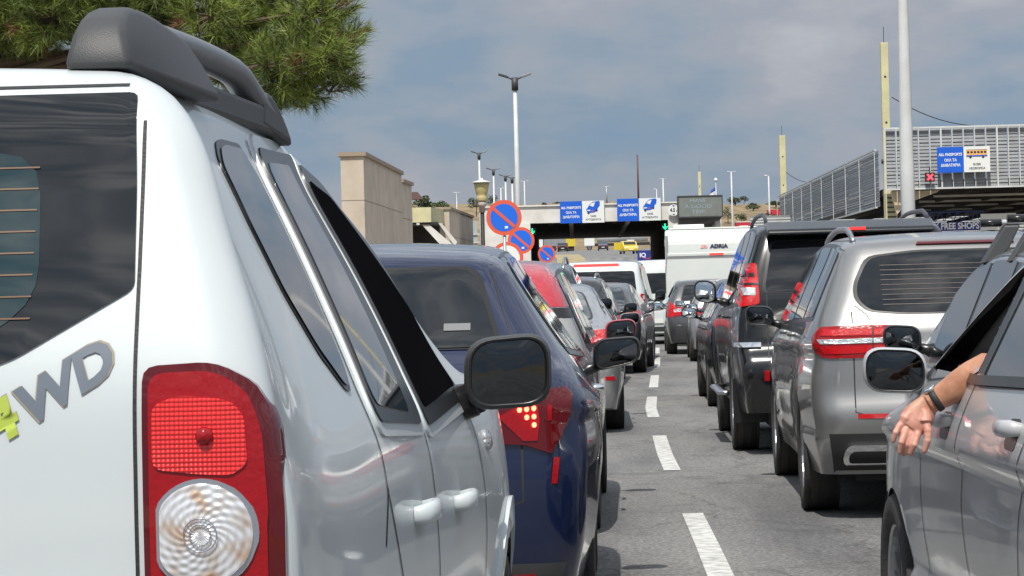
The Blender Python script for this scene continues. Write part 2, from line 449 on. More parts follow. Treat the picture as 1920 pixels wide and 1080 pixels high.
def wheel(parent, x, y, R, w=0.215, rimm=None, n=28, spokes=5):
    key = (round(R, 3), w, rimm.name if rimm else 'a', spokes, n)
    if key not in WH:
        rr_ = R * 0.66
        t = MB(); h = w / 2
        t.lathe([(rr_, -h * .86), (R * .80, -h), (R * .93, -h * .97), (R * .985, -h * .80), (R, -h * .45), (R, 0), (R, h * .45), (R * .985, h * .80), (R * .93, h * .97), (R * .80, h), (rr_, h * .86), (rr_ * .98, h * .55)], n, axis='x')
        for g in (-.42, -.14, .14, .42): t.lathe([(R * 1.0035, g * w - .012), (R * 1.006, g * w - .010), (R * 1.006, g * w + .010), (R * 1.0035, g * w + .012)], n, axis='x')
        r = MB()
        r.lathe([(rr_, h * .86), (rr_ * .97, h * .80), (rr_ * .93, h * .2), (rr_ * .9, -h * .5), (0.02, -h * .5)], n, axis='x')
        r.lathe([(0.001, h * .66), (rr_ * .16, h * .64), (rr_ * .2, h * .5), (rr_ * .2, 0)], 14, axis='x')
        for k in range(spokes * 2):
            a = 2 * math.pi * (k // 2) / spokes + (0.16 if k % 2 else -0.16)
            M = Matrix.Rotation(a, 4, 'X')
            r.box(h * .35, h * .68, -rr_ * .055, rr_ * .055, rr_ * .15, rr_ * .95, M)
        to = t.build('tyre', TYRE, None, True); ro = r.build('rim', rimm or ALLOY, None, False)
        WH[key] = (to.data, ro.data); bpy.data.objects.remove(to); bpy.data.objects.remove(ro)
    e = empty('wheel', (x, y, R), 0 if x > 0 else math.pi, parent)
    for nm, d in zip(('tyre', 'rim'), WH[key]):
        o = bpy.data.objects.new(nm, d); C.objects.link(o); o.parent = e
    return e
def mirror(parent, side, x, y, z, w, h, mh, mg=None, taper=0.75, d=0.13, stem=0.09, yaw=6, lip=None, mount=None, n=36, drop=0.0, rr=.45):
    """door mirror: rounded shell with dark bezel and glass facing rearwards"""
    poly = roundpoly([(-w / 2, -h / 2 * taper), (w / 2, -h / 2), (w / 2 * .96, h / 2 * .85), (-w / 2, h / 2)] if side < 0 else [(-w / 2, -h / 2), (w / 2, -h / 2 * taper), (w / 2, h / 2), (-w / 2 * .96, h / 2 * .85)], min(w, h) * rr, 6)
    n = len(poly)
    M = Matrix.Translation((x, y, z)) @ Matrix.Rotation(math.radians(yaw * side), 4, 'Z')
    prof = [(0.94, 0.0), (1.0, 0.008), (1.03, 0.03), (1.0, d * .45), (.88, d * .75), (.62, d * .95), (.25, d)]
    vs = [M @ Vector((a * k, yy, b * k)) for k, yy in prof for (a, b) in poly]
    fs = [(i * n + j, i * n + (j + 1) % n, (i + 1) * n + (j + 1) % n, (i + 1) * n + j) for i in range(len(prof) - 1) for j in range(n)]
    fs.append(tuple(range((len(prof) - 1) * n, len(prof) * n)))
    o = meshobj('mirror', vs, fs, mh, parent, True)
    k1 = .86
    vs = [M @ Vector((a * k, yy, b * k)) for k, yy in ((.95, 0.002), (.90, 0.0), (k1, .012)) for (a, b) in poly]
    fs = [(i * n + j, i * n + (j + 1) % n, (i + 1) * n + (j + 1) % n, (i + 1) * n + j) for i in range(2) for j in range(n)]
    meshobj('bezel', vs, fs, lip or TRIM, o, True)
    # gently convex glass
    rings = [1, .75, .5, .25]; vs = []
    for k in rings: vs += [M @ Vector((a * k1 * k, .012 - .006 * (1 - k * k), b * k1 * k)) for (a, b) in poly]
    vs.append(M @ Vector((0, .006, 0))); fs = [(i * n + j, i * n + (j + 1) % n, (i + 1) * n + (j + 1) % n, (i + 1) * n + j) for i in range(3) for j in range(n)]
    fs += [(3 * n + j, 3 * n + (j + 1) % n, 4 * n) for j in range(n)]
    meshobj('mirror_glass', vs, [f[::-1] for f in fs], mg or MIRR, o, True)
    a = Vector((x - side * w * .35, y + d * .5, z - h * .30 - drop)); b = Vector((x - side * (w / 2 + stem), y + d * .55, z - h * .42 - drop - .01))
    MB().tube([a, (a + b) / 2, b], [.022, .024, .045], 10, flat=1.1).build('mirror_arm', mount or mh, o, True)
    return o
# ================================================================== SETTING
def G(px, py):
    """point of the level ground seen at a photograph pixel"""
    d = P(px, py, 1.0) - Vector((0, 0, CAMZ)); return Vector((0, 0, CAMZ)) + d * (CAMZ / -d.z)
TX = [-40, 175, 240, 480, 500, 540, 560, 600, 700, 1500]; TZ = [0, 0, 4.2, 8.6, 10.2, 17.0, 19.2, 21.0, 22.0, 23.0]
def gz(y): return float(np.interp(y, TX, TZ))
CX = [-40, 0, 10.8, 13.4, 20.7, 28.7, 47.6, 60, 90, 128, 165, 240, 500]; CV = [-.8, .52, .90, .985, 1.20, 1.52, 2.66, 3.35, 4.2, 4.9, 5.8, 9.0, 16]
def cx_at(y): return float(np.interp(y, CX, CV))
rng = random.Random(3)
# ---- ground: one sheet to the horizon
ys = [-40, -10, 0, 10, 20, 30, 40, 50, 60, 75, 90, 110, 128, 150, 175, 200, 240, 280, 320, 360, 400, 440, 480] + list(range(490, 660, 6)) + [700, 800, 1000, 1500]
xs = list(range(-400, -80, 40)) + list(np.arange(-80, 140, 4.0)) + list(range(140, 600, 40))
vs = []
for y in ys:
    for x in xs:
        z = gz(y)
        if y > 492: z += (math.sin(x * .11 + y * .05) * .5 + math.sin(x * .045 + 2) * .8 + rng.uniform(-.35, .35)) * min(1, (y - 492) / 40)
        vs.append((x, y, z))
nx = len(xs); fs = [(j * nx + i, j * nx + i + 1, (j + 1) * nx + i + 1, (j + 1) * nx + i) for j in range(len(ys) - 1) for i in range(nx - 1)]
mg = mat('dry_ground', (.29, .215, .12), .95, noise=(.13, .10, .055), nscale=.35, bump=.6, bscale=1.5, detail=12)
g_ = tag(meshobj('ground', vs, fs, mg, None, True), kind='structure')
# ---- asphalt
ma = bpy.data.materials.new('asphalt'); ma.use_nodes = True; t = ma.node_tree; b = t.nodes['Principled BSDF']; b.inputs['Roughness'].default_value = .82; b.inputs['Specular IOR Level'].default_value = .35
tcn = N(t, 'ShaderNodeTexCoord')
n1 = N(t, 'ShaderNodeTexNoise'); n1.inputs['Scale'].default_value = 42; n1.inputs['Detail'].default_value = 6; n1.inputs['Roughness'].default_value = .75
n2 = N(t, 'ShaderNodeTexNoise'); n2.inputs['Scale'].default_value = .7; n2.inputs['Detail'].default_value = 6
mpp = N(t, 'ShaderNodeMapping'); mpp.inputs['Scale'].default_value = (2.2, .35, 1)
t.links.new(tcn.outputs['Object'], n1.inputs[0]); t.links.new(tcn.outputs['Object'], mpp.inputs[0]); t.links.new(mpp.outputs[0], n2.inputs[0])
r1 = ramp(t, [(.32, (.065, .065, .068)), (.46, (.155, .154, .155)), (.58, (.235, .232, .226)), (.72, (.42, .41, .40))]); t.links.new(n1.outputs[0], r1.inputs[0])
r2 = ramp(t, [(.33, (.66, .66, .68)), (.48, (.95, .95, .95)), (.66, (1.16, 1.15, 1.12))]); t.links.new(n2.outputs[0], r2.inputs[0])
ml = N(t, 'ShaderNodeMix', data_type='RGBA', blend_type='MULTIPLY'); ml.inputs[0].default_value = 1
t.links.new(r1.outputs[0], ml.inputs[6]); t.links.new(r2.outputs[0], ml.inputs[7])
vo = N(t, 'ShaderNodeTexVoronoi', feature='DISTANCE_TO_EDGE'); vo.inputs['Scale'].default_value = .55
n3 = N(t, 'ShaderNodeTexNoise'); n3.inputs['Scale'].default_value = 3; t.links.new(tcn.outputs['Object'], n3.inputs[0])
ad = N(t, 'ShaderNodeMix', data_type='RGBA', blend_type='ADD'); ad.inputs[0].default_value = .35; t.links.new(tcn.outputs['Object'], ad.inputs[6]); t.links.new(n3.outputs[1], ad.inputs[7]); t.links.new(ad.outputs[2], vo.inputs[0])
rc3 = ramp(t, [(0.0, (.45, .45, .45)), (.012, (1, 1, 1))]); t.links.new(vo.outputs[0], rc3.inputs[0])
ml2 = N(t, 'ShaderNodeMix', data_type='RGBA', blend_type='MULTIPLY'); ml2.inputs[0].default_value = .6
n4 = N(t, 'ShaderNodeTexNoise'); n4.inputs['Scale'].default_value = 1.5; n4.inputs['Detail'].default_value = 7; n4.inputs['Distortion'].default_value = 1.2; t.links.new(tcn.outputs['Object'], n4.inputs[0])
r4 = ramp(t, [(.57, (1, 1, 1)), (.66, (.70, .70, .71))]); t.links.new(n4.outputs[0], r4.inputs[0])
ml3 = N(t, 'ShaderNodeMix', data_type='RGBA', blend_type='MULTIPLY'); ml3.inputs[0].default_value = .8; t.links.new(ml.outputs[2], ml3.inputs[6]); t.links.new(r4.outputs[0], ml3.inputs[7])
t.links.new(ml3.outputs[2], ml2.inputs[6]); t.links.new(rc3.outputs[0], ml2.inputs[7]); t.links.new(ml2.outputs[2], b.inputs['Base Color'])
bp = N(t, 'ShaderNodeBump'); bp.inputs['Strength'].default_value = .8; bp.inputs['Distance'].default_value = .012; t.links.new(n1.outputs[0], bp.inputs['Height']); t.links.new(bp.outputs[0], b.inputs['Normal'])
ry = [-30] + [y for y in ys if -30 < y < 485]
def strip(name, f0, f1, dz, m, yy, kind='structure'):
    v = []
    for y in yy: v += [(f0(y), y, gz(y) + dz), (f1(y), y, gz(y) + dz)]
    return tag(meshobj(name, v, [(2 * i, 2 * i + 1, 2 * i + 3, 2 * i + 2) for i in range(len(yy) - 1)], m), kind=kind)
strip('road', lambda y: cx_at(y) - (3.9 if y < 170 else 3.9 + (y - 170) * .2), lambda y: cx_at(y) + (14 if y > 90 else 12), .004, ma, ry)
mpv = mat('concrete_paving', (.34, .32, .28), .9, noise=(.25, .235, .21), nscale=1.5, bump=.3, bscale=30)
v = []; yy = [y for y in ry if y <= 165]
for y in yy: c = cx_at(y) - 4.0; v += [(c - 5, y, .13), (c, y, .13), (c + .12, y, .12), (c + .125, y, -.01)]
tag(meshobj('pavement', v, [(4 * i + k, 4 * i + k + 1, 4 * i + k + 5, 4 * i + k + 4) for i in range(len(yy) - 1) for k in range(3)], mpv), kind='structure')
# verge of dry weeds beyond the gate, left of the uphill road
mv = mat('dry_verge', (.40, .33, .19), .95, noise=(.22, .18, .09), nscale=.8, bump=.6, bscale=3, detail=10)
strip('verge', lambda y: 3.5 + (y - 175) * .012, lambda y: 5.6 + (y - 175) * .02, .03, mv, [176, 200, 240, 280, 320])
# ---- lane dashes
mw = mat('road_paint', (.70, .70, .67), .7, noise=(.30, .30, .29), nscale=14, detail=12)
for (ya, yb) in ((10.4, 15.25), (18.85, 23.3), (26.6, 31.6), (34.5, 39.2), (43.5, 49.0), (52, 57), (61, 66)):
    v = []; k = 8
    for i in range(k + 1):
        y = ya + (yb - ya) * i / k; c = cx_at(y); v += [(c - .062, y, .008), (c + .062, y, .008)]
    tag(meshobj('lane_marking', v, [(2 * i, 2 * i + 1, 2 * i + 3, 2 * i + 2) for i in range(k)], mw), kind='structure')
# ---- materials of buildings
M_CON = mat('white_concrete', (.72, .71, .68), .85, noise=(.56, .54, .50), nscale=1.1, bump=.3, bscale=12, detail=9)
M_TAN = mat('tan_render', (.56, .485, .395), .9, noise=(.43, .37, .30), nscale=1.2, bump=.4, bscale=14, detail=9)
M_YEL = mat('yellow_concrete', (.62, .58, .34), .8, noise=(.48, .45, .28), nscale=1.5, bump=.2, bscale=12)
M_DK = mat('dark_soffit', (.035, .034, .032), .9, noise=(.02, .02, .02), nscale=.8)  # near-black base colour for soffits, gate side walls, bay back and canopy columns
M_GAL = mat('galvanised_steel', (.42, .43, .44), .45, .6, noise=(.30, .31, .32), nscale=3)
M_WST = mat('white_steel', (.60, .62, .63), .5, noise=(.48, .49, .48), nscale=1.2)
M_SBLUE = mat('sign_blue', (.005, .11, .62), .45, noise=(.006, .09, .52), nscale=2); M_SW = mat('sign_white', (.70, .72, .70), .5); M_LET = mat('lettering_white', (.78, .80, .80), .5)
M_BLK = mat('lettering_black', (.02, .02, .022), .6)
M_SLAT = mat('louvre_steel', (.27, .285, .295), .55, .15, noise=(.20, .21, .22), nscale=2)
# ---- the customs gate over the road
gate = tag(empty('customs_gate', (4.4, 128, 0)), 'white concrete customs gate spanning both lanes with dark soffit', 'gate')
def rel(o, root): # keep world position under a root placed at root.location
    o.parent = root; o.matrix_parent_inverse = Matrix.Translation(-Vector(root.location)); return o
def bx(name, m, root, *a, bevel=0, **k):
    return rel(MB().box(*a).build(name, m, None, bevel=bevel), root)
x0, x1 = P(995, 420, 128).x, P(1252, 412, 128).x
X0, X1 = P(1011, 455, 162).x, P(1219, 443, 162).x
bx('fascia', M_CON, gate, P(905, 400, 128).x, P(1276, 380, 128).x, 128, 128.8, 4.70, 5.53)
bx('fascia_cap', M_CON, gate, P(905, 400, 128).x - .1, P(1276, 380, 128).x + .1, 127.9, 128.9, 5.532, 5.60)
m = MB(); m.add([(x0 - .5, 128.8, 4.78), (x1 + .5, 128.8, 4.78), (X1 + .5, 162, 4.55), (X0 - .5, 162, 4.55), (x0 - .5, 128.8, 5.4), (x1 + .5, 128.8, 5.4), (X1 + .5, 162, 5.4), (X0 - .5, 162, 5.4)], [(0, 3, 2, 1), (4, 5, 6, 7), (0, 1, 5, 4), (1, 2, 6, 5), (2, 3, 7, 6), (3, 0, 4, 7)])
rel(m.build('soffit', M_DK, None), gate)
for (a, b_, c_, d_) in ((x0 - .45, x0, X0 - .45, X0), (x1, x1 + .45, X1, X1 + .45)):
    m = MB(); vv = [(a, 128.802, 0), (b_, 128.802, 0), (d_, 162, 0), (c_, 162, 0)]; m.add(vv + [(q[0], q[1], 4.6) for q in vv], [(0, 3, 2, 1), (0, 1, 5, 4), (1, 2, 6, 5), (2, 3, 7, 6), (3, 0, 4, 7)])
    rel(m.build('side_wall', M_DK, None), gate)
bx('pier', M_CON, gate, x1 + .02, P(1277, 400, 128).x, 127.95, 128.7, 0, 4.698)
bx('pier', M_CON, gate, x0 - .75, x0 - .02, 127.95, 128.7, 0, 4.698)
for k in range(9):
    y = 130.5 + k * 3.4; f = (y - 128.8) / 33.2
    for q in (.3, .72):
        x = (x0 + (x1 - x0) * q) * (1 - f) + (X0 + (X1 - X0) * q) * f; z = 4.78 - .23 * f
        bx('ceiling_lamp', M_WST, gate, x - .10, x + .10, y, y + 1.2, z - .11, z - .002)
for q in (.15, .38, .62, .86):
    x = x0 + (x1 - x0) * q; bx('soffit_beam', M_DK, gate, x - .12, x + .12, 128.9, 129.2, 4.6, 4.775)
# wall to the left of the opening and roof clutter
lw = bx('wing_wall', M_CON, gate, P(905, 400, 128).x, x0 - .77, 128, 128.5, 0, 4.698)
# ---- lane signs
def car_icon(root, cx, cz, y, s):
    body = [(-.5, -.30), (-.52, -.12), (-.42, .0), (-.28, .20), (-.05, .42), (.42, .50), (.52, .42), (.50, .15), (.36, -.02), (.30, -.20), (.10, -.36), (-.30, -.40)]
    MB().prism([(cx + a * s, cz + b * s) for a, b in body], 'y', y - .012, y).build('car_emblem', M_SBLUE, root)
    w = [(-.26, .14), (-.10, .34), (.16, .38), (.02, .06)]
    MB().prism([(cx + a * s, cz + b * s) for a, b in w], 'y', y - .016, y - .0125).build('emblem_windscreen', M_SW, root)
    MB().prism([(cx + a * s, cz + b * s) for a, b in [(-.46, -.26), (-.22, -.24), (-.22, -.16), (-.46, -.17)]], 'y', y - .016, y - .0125).build('emblem_headlight', M_SW, root)
    MB().prism([(cx + a * s, cz + b * s) for a, b in [(-.14, -.30), (.04, -.28), (-.04, -.15)]], 'y', y - .016, y - .0125).build('emblem_triangle', mat('emblem_red', (.6, .05, .05), .5), root)
    for (a, b) in ((.26, -.22), (-.36, -.40)): MB().tube([(cx + a * s, y - .016, cz + b * s), (cx + a * s, y - .0125, cz + b * s)], .08 * s, 12).build('emblem_wheel', M_BLK, root)
def bus_icon(root, cx, cz, y, s):
    MB().box(cx - .5 * s, cx + .5 * s, y - .012, y, cz - .04 * s, cz + .20 * s).build('bus_emblem', mat('emblem_orange', (.75, .42, .15), .5), root)
    for k in range(6): MB().box(cx + (-.46 + k * .16) * s, cx + (-.35 + k * .16) * s, y - .016, y - .0125, cz + .05 * s, cz + .15 * s).build('emblem_window', M_BLK, root)
    MB().box(cx - .5 * s, cx + .5 * s, y - .016, y - .0125, cz - .10 * s, cz - .045 * s).build('emblem_stripe', M_SBLUE, root)
    MB().box(cx - .5 * s, cx + .5 * s, y - .016, y - .0125, cz + .205 * s, cz + .225 * s).build('emblem_roof_line', M_BLK, root)
    for a in (-.30, .30): MB().tube([(cx + a * s, y - .017, cz - .12 * s), (cx + a * s, y - .0125, cz - .12 * s)], .06 * s, 12).build('emblem_wheel', M_BLK, root)
def lane_sign(px0, py0, px1, py1, Z, label, bus=False, grp=None):
    a = P(px0, (py0 + py1) / 2, Z); b2 = P(px1, (py0 + py1) / 2, Z); h = (py1 - py0) / F * Z; w = b2.x - a.x; zc = (a.z + b2.z) / 2
    r = tag(empty('lane_sign', ((a.x + b2.x) / 2, Z, zc)), label, 'sign', grp)
    MB().box(-w / 2, -.004, -.05, 0, -h / 2, h / 2).build('blue_panel', M_SBLUE, r)
    MB().box(.004, w / 2, -.05, 0, -h / 2, h / 2).build('white_panel', M_SW, r)
    MB().box(-w / 2 + .1, w / 2 - .1, 0.003, .09, -.03, .03).build('bracket', M_GAL, r)
    q = w / 4
    for s_, z_, sz in (('ALL PASSPORTS', .20, .150), ('ΟΛΑ ΤΑ', -.02, .150), ('ΔΙΑΒΑΤΗΡΙΑ', -.22, .150)):
        text_mesh(s_, sz * h, facing(-q, -.056, z_ * h), M_LET, parent=r, bold=.004 * h, sx=.86)
    for s_, z_, sz in (('BUSES' if bus else 'CARS', -.20, .115), ('ΛΕΩΦΟΡΕΙΑ' if bus else 'ΑΥΤΟΚΙΝΗΤΑ', -.36, .115)):
        text_mesh(s_, sz * h, facing(q, -.056, z_ * h), M_BLK, parent=r, bold=.001 * h, sx=.95)
    (bus_icon if bus else car_icon)(r, q, .19 * h, -.051, w * .40 if bus else w * .30)
    return r
lane_sign(1050, 377, 1133, 418, 127.8, 'blue and white ALL PASSPORTS CARS sign over the left lane of the gate')
lane_sign(1157, 372, 1239, 414, 127.8, 'blue and white ALL PASSPORTS CARS sign over the right lane beside the round disc')
# 4.5 m height disc
p = P(1263, 394, 127.7); hd = tag(empty('height_limit_sign', p), 'round white 4.5 m height limit sign at the gate corner', 'sign')
MB().tube([(0, 0, 0), (0, .04, 0)], .285, 32).build('disc', M_SW, hd)
text_mesh('4.5', .26, facing(-.05, -.006, 0), M_BLK, parent=hd, bold=.008, sx=.8); text_mesh('m', .16, facing(.19, -.006, -.04), M_BLK, parent=hd, bold=.004)
for s_ in (1, -1): MB().prism([(-.07, s_ * .24), (.07, s_ * .24), (0, s_ * .17)], 'y', -.01, 0).build('arrow', M_BLK, hd)
def signal(px, py, Z, kind, label, w=.36):
    r = tag(empty('lane_signal', P(px, py, Z)), label, 'traffic light')
    MB().box(-w / 2, w / 2, 0, .18, -w / 2, w / 2).build('housing', RUB, r, bevel=.01)
    MB().box(-.02, .02, .05, .09, w / 2, w / 2 + .25).build('bracket', RUB, r)
    if kind == 'x':
        mm = mat('red_light', (1, .05, .05), .4, emit=(1, .04, .07), es=2.5)
        for a in (45, -45):
            MB().box(-w * .42, w * .42, -.012 - (a > 0) * .004, -.002, -.035, .035, Matrix.Rotation(math.radians(a), 4, 'Y')).build('cross_light', mm, r)
    else:
        mm = mat('green_light', (.05, 1, .4), .4, emit=(.01, .95, .35), es=1.8)
        MB().box(-.03, .03, -.012, -.002, -.08, .15).build('arrow_light', mm, r); MB().prism([(-.12, -.02), (0, -.15), (.12, -.02), (.12, .04), (0, -.08), (-.12, .04)], 'y', -.016, -.003).build('arrow_light', mm, r)
    return r
signal(998, 434, 128.4, 'g', 'green down arrow signal at the left end of the gate soffit'); signal(1247, 425, 128.4, 'g', 'green down arrow signal at the right end of the gate soffit')
# ---- message board and its canopy
p0 = P(1273, 404, 124); p1 = P(1353, 370, 124)
mbd = tag(empty('message_board', ((p0.x + p1.x) / 2, 124, (p0.z + p1.z) / 2)), 'grey electronic board reading HAVE A GOOD TRIP right of the gate', 'sign')
w = p1.x - p0.x; h = .95
M_LED = mat('dim_led_letters', (.27, .34, .38), .6)
MB().box(-w / 2, w / 2, 0, .5, -h / 2, h / 2).build('cabinet', mat('board_grey', (.19, .205, .19), .5, noise=(.15, .165, .155), nscale=3), mbd)
fr = MB()
for a in ((-w / 2 - .05, w / 2 + .05, h / 2, h / 2 + .06), (-w / 2 - .05, w / 2 + .05, -h / 2 - .06, -h / 2), (-w / 2 - .05, -w / 2, -h / 2, h / 2), (w / 2, w / 2 + .05, -h / 2, h / 2)): fr.box(a[0], a[1], -.03, .5, a[2], a[3])
fr.build('frame', PLAST, mbd)
for s_, z_ in (('HAVE', .27), ('A GOOD', 0), ('TRIP', -.27)): text_mesh(s_, .27, facing(-.1, -.006, z_), M_LED, parent=mbd, sx=1.2)
cn = tag(empty('side_canopy', (p0.x + 1, 125, 0)), 'low concrete canopy on white posts under the grey message board', 'canopy')
m = MB(); m.add([(p0.x, 124.6, 4.95), (p1.x, 124.6, 4.95), (p1.x + 1.2, 150, 4.95), (p0.x + 1.2, 150, 4.95), (p0.x + .05, 124.6, 4.25), (p1.x, 124.6, 4.6), (p1.x + 1.2, 150, 4.3), (p0.x + 1.2, 150, 4.0)], [(0, 1, 2, 3), (4, 7, 6, 5), (0, 4, 5, 1), (1, 5, 6, 2), (2, 6, 7, 3), (3, 7, 4, 0)])
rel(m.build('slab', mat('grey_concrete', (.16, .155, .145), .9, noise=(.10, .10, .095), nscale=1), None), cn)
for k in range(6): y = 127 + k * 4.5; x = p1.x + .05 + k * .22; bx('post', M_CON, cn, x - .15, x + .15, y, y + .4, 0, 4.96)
# ---- blocks and beam on the left
def block(px0, px1, pyt, Z, depth, slope, label, h=None, name='rendered_block', cap=True):
    a = P(px0, pyt, Z); b2 = P(px1, pyt, Z); H_ = (a.z + b2.z) / 2; r = tag(empty(name, (a.x, Z, 0)), label, 'building')
    m = MB(); w = b2.x - a.x; dx = depth * slope
    f = [(0, 0), (w, 0), (w + dx, depth), (dx, depth)]
    m.prism(f, 'z', 0, H_); m.build('wall', M_TAN, r)
    f2 = [(-.08, -.08), (w + .08, -.08), (w + .08 + dx, depth + .05), (dx - .08, depth + .05)]
    MB().prism(f2, 'z', H_ + .002, H_ + .12).build('coping', mat('coping', (.30, .24, .18), .9), r)
    m = MB()
    for zz in (H_ * .40, H_ * .76):
        m.prism([(-.006, -.006), (w + .006, -.006), (w + .006 + dx, depth), (dx - .006, depth)], 'z', zz, zz + .018)
    m.build('render_joint', mat('joint_grey', (.22, .19, .15), .9), r)
    return r
block(638, 681, 293, 75, 12.7, .045, 'tallest tan rendered block with a dark coping, behind the white car and blue car')
block(741, 753, 342, 90, 3.2, .07, 'narrow tan rendered pillar between the tall block and the yellow beam')
block(818, 842, 393, 122, 15, .06, 'low tan rendered block nearest the black lamp post')
wm = tag(empty('grey_wall', (P(725, 330, 88).x, 88, 0)), 'grey shaded wall joining the tall block to the narrow pillar', 'wall')
MB().box(-.5, -.05, 0.02, 6, 0, 5.0).build('wall_face', M_TAN, wm)
MB().box(-.02, .12, .5, .9, 2.0, 3.8).build('buttress', M_TAN, wm)
yb = tag(empty('yellow_canopy', (P(765, 400, 118).x, 118, 0)), 'pale yellow canopy beam over a dark bay with a slanting white strut', 'canopy')
w = P(808, 400, 118).x - P(765, 400, 118).x; zt_ = P(785, 389, 118).z; zb_ = P(785, 417, 118).z
MB().prism([(-2.5, 0), (w, 0), (w + .55, 4.5), (-2.5, 4.5)], 'z', zb_, zt_).build('beam', M_YEL, yb)
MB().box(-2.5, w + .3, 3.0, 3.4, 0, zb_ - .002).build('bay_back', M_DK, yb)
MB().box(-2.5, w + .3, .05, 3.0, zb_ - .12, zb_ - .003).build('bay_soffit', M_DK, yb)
MB().prism([(.55, zb_ - .02), (.85, zb_ - .02), (2.25, 3.35), (2.1, 3.1), (1.85, 3.1)], 'y', .1, .45).build('strut', M_CON, yb)
MB().prism([(1.35, zb_ - .02), (1.5, zb_ - .02), (2.2, 3.7), (2.1, 3.5)], 'y', 1.4, 1.7).build('strut', M_CON, yb)
MB().box(.38, .52, -.02, .1, zb_ - .12, zb_ - .02).build('floodlight', M_WST, yb)
wt = tag(empty('watch_hut', P(777, 372, 200)), 'small dark brown hipped roof hut on posts beyond the yellow canopy', 'hut')
m = MB(); m.add([(-.65, -.65, -.1), (.75, -.65, -.1), (.75, .65, -.1), (-.65, .65, -.1), (-.15, 0, .5), (.25, 0, .5)], [(0, 1, 5, 4), (1, 2, 5), (2, 3, 4, 5), (3, 0, 4), (0, 3, 2, 1)]); m.build('roof', mat('brown_roof', (.07, .035, .03), .8), wt)
for sx in (-.45, .5):
    for sy in (-.5, .5): MB().box(sx - .06, sx + .06, sy - .06, sy + .06, -1.1, -.1).build('post', RUB, wt)
MB().box(-.55, .6, -.55, .55, -2.2, -1.1).build('cabin', M_GAL, wt); MB().box(-.3, .3, -.3, .3, -9, -2.2).build('tower_leg', M_GAL, wt)
# scaffolding and clutter by the gate's left shoulder
sc = tag(empty('roof_frame', P(885, 440, 140)), 'pale steel scaffold frame left of the gate, behind the black lamp post', 'scaffold')
m = MB()
for k in range(7): m.box(-1.4 + k * .62, -1.35 + k * .62, -.03, .03, -3.5, .2 + (k % 3) * .35)
for z in (-.9, -.45, 0): m.box(-1.6, 2.7, -.04, .0, z, z + .05)
m.build('poles', M_WST, sc); MB().box(-.3, .3, .05, .1, -.6, .75).build('mesh_panel', mat('mesh_grey', (.35, .4, .42), .6), sc); MB().box(-1.7, .2, -.3, .3, -.85, -.78).build('shelf', M_CON, sc)
gh = tag(empty('roof_kiosk', P(935, 384, 150)), 'small grey flat-roofed kiosk on top of the gate wall', 'kiosk')
MB().prism([(-.6, 0), (-.25, .22), (.35, .22), (.75, 0)], 'y', 0, 1).build('roof', M_GAL, gh); MB().box(-.45, .55, .1, .9, -.7, -.002).build('wall', M_TAN, gh); MB().box(-.33, -.2, .07, .098, -.35, -.05).build('warning_plate', mat('emblem_red', (.6, .05, .05), .5), gh)
# ---- lamp posts and masts
def mast(px, pyt, pyb, Z, w, kind, label, m=None, dark=None, grp='lamp posts beyond the gate', name='lamp_mast'):
    top = P(px, pyt, Z); zb = (5.4 if name == 'antenna_mast' else 0) if Z < 175 else gz(Z)
    r = tag(empty(name, (top.x, Z, zb)), label, 'lamp post', grp); h = top.z - zb; m = m or M_WST
    MB().tube([(0, 0, 0), (0, 0, h * .5), (0, 0, h)], [w * .5, w * .44, w * .34], 10).build('pole', m, r, True)
    dk = dark or PLAST; s = .82 if w > .33 else .36
    if kind == 'flood':
        MB().tube([(0, 0, h - .9 * s), (0, 0, h + .02)], w * .6, 10).build('collar', dk, r, True)
        for sx in (1, -1):
            MB().tube([(0, 0, h - .2 * s), (sx * .4 * s, 0, h), (sx * .62 * s, 0, h + .10 * s)], .055 * s, 8).build('arm', dk, r, True)
            M = Matrix.Translation((sx * .82 * s, 0, h + .16 * s)) @ Matrix.Rotation(-sx * .32, 4, 'Y')
            MB().box(-.36 * s, .36 * s, -.2 * s, .2 * s, -.07 * s, .09 * s, M).build('floodlight', dk if sx < 0 else mat('lamp_grey', (.20, .21, .22), .4), r, bevel=.02)
    elif kind == 't':
        MB().tube([(-.55 * s, 0, h), (.55 * s, 0, h)], .05 * s, 6).build('arm', m, r)
        for sx in (1, -1): MB().box(sx * .75 * s - .38 * s, sx * .75 * s + .38 * s, -.15, .15, h - .04 * s, h + .12 * s).build('lamp_head', M_GAL, r, bevel=.03)
    elif kind == 'one':
        MB().box(-1.1 * s, -.1, -.15, .15, h - .02, h + .28 * s).build('lamp_head', M_WST, r, bevel=.03)
    return r
mast(965, 146, 385, 150, .34, 'flood', 'tallest white flood mast with two dark lamps rising over the gate')
mast(898, 287, 385, 132, .14, 'flood', 'white flood mast rising directly above the yellow bell lamp')
mast(925, 318, 385, 150, .14, 'flood', 'white flood mast just right of the bell lamp')
mast(947.5, 330, 385, 165, .16, 'flood', 'white flood mast between the bell lamp and the tallest mast, grey heads')
mast(960, 333, 385, 158, .16, 'flood', 'dark headed mast hidden close behind the tallest mast')
mast(983, 340, 385, 240, .16, 't', 'thin pale post just right of the tallest mast')
mast(939, 353, 385, 300, .22, 't', 'short thin twin-head post beside the kiosk')
mast(856, 361, 400, 300, .22, 't', 'lone twin-head lamp post on the brown hillside at left', M_GAL)
mast(1137, 350, 380, 590, .40, 't', 'twin-head lamp post between the two passport signs', M_GAL)
mast(1243, 335, 380, 300, .22, 't', 'twin-head lamp post above the 4.5 m disc')
mast(1231, 355, 380, 340, .16, 'one', 'small single-head post over the right passport sign')
mast(1371, 322, 425, 230, .18, 't', 'twin-head lamp post on the hill right of the message board')
mast(1441, 330, 410, 230, .17, 'one', 'single-head lamp post beside the louvred screen', None)
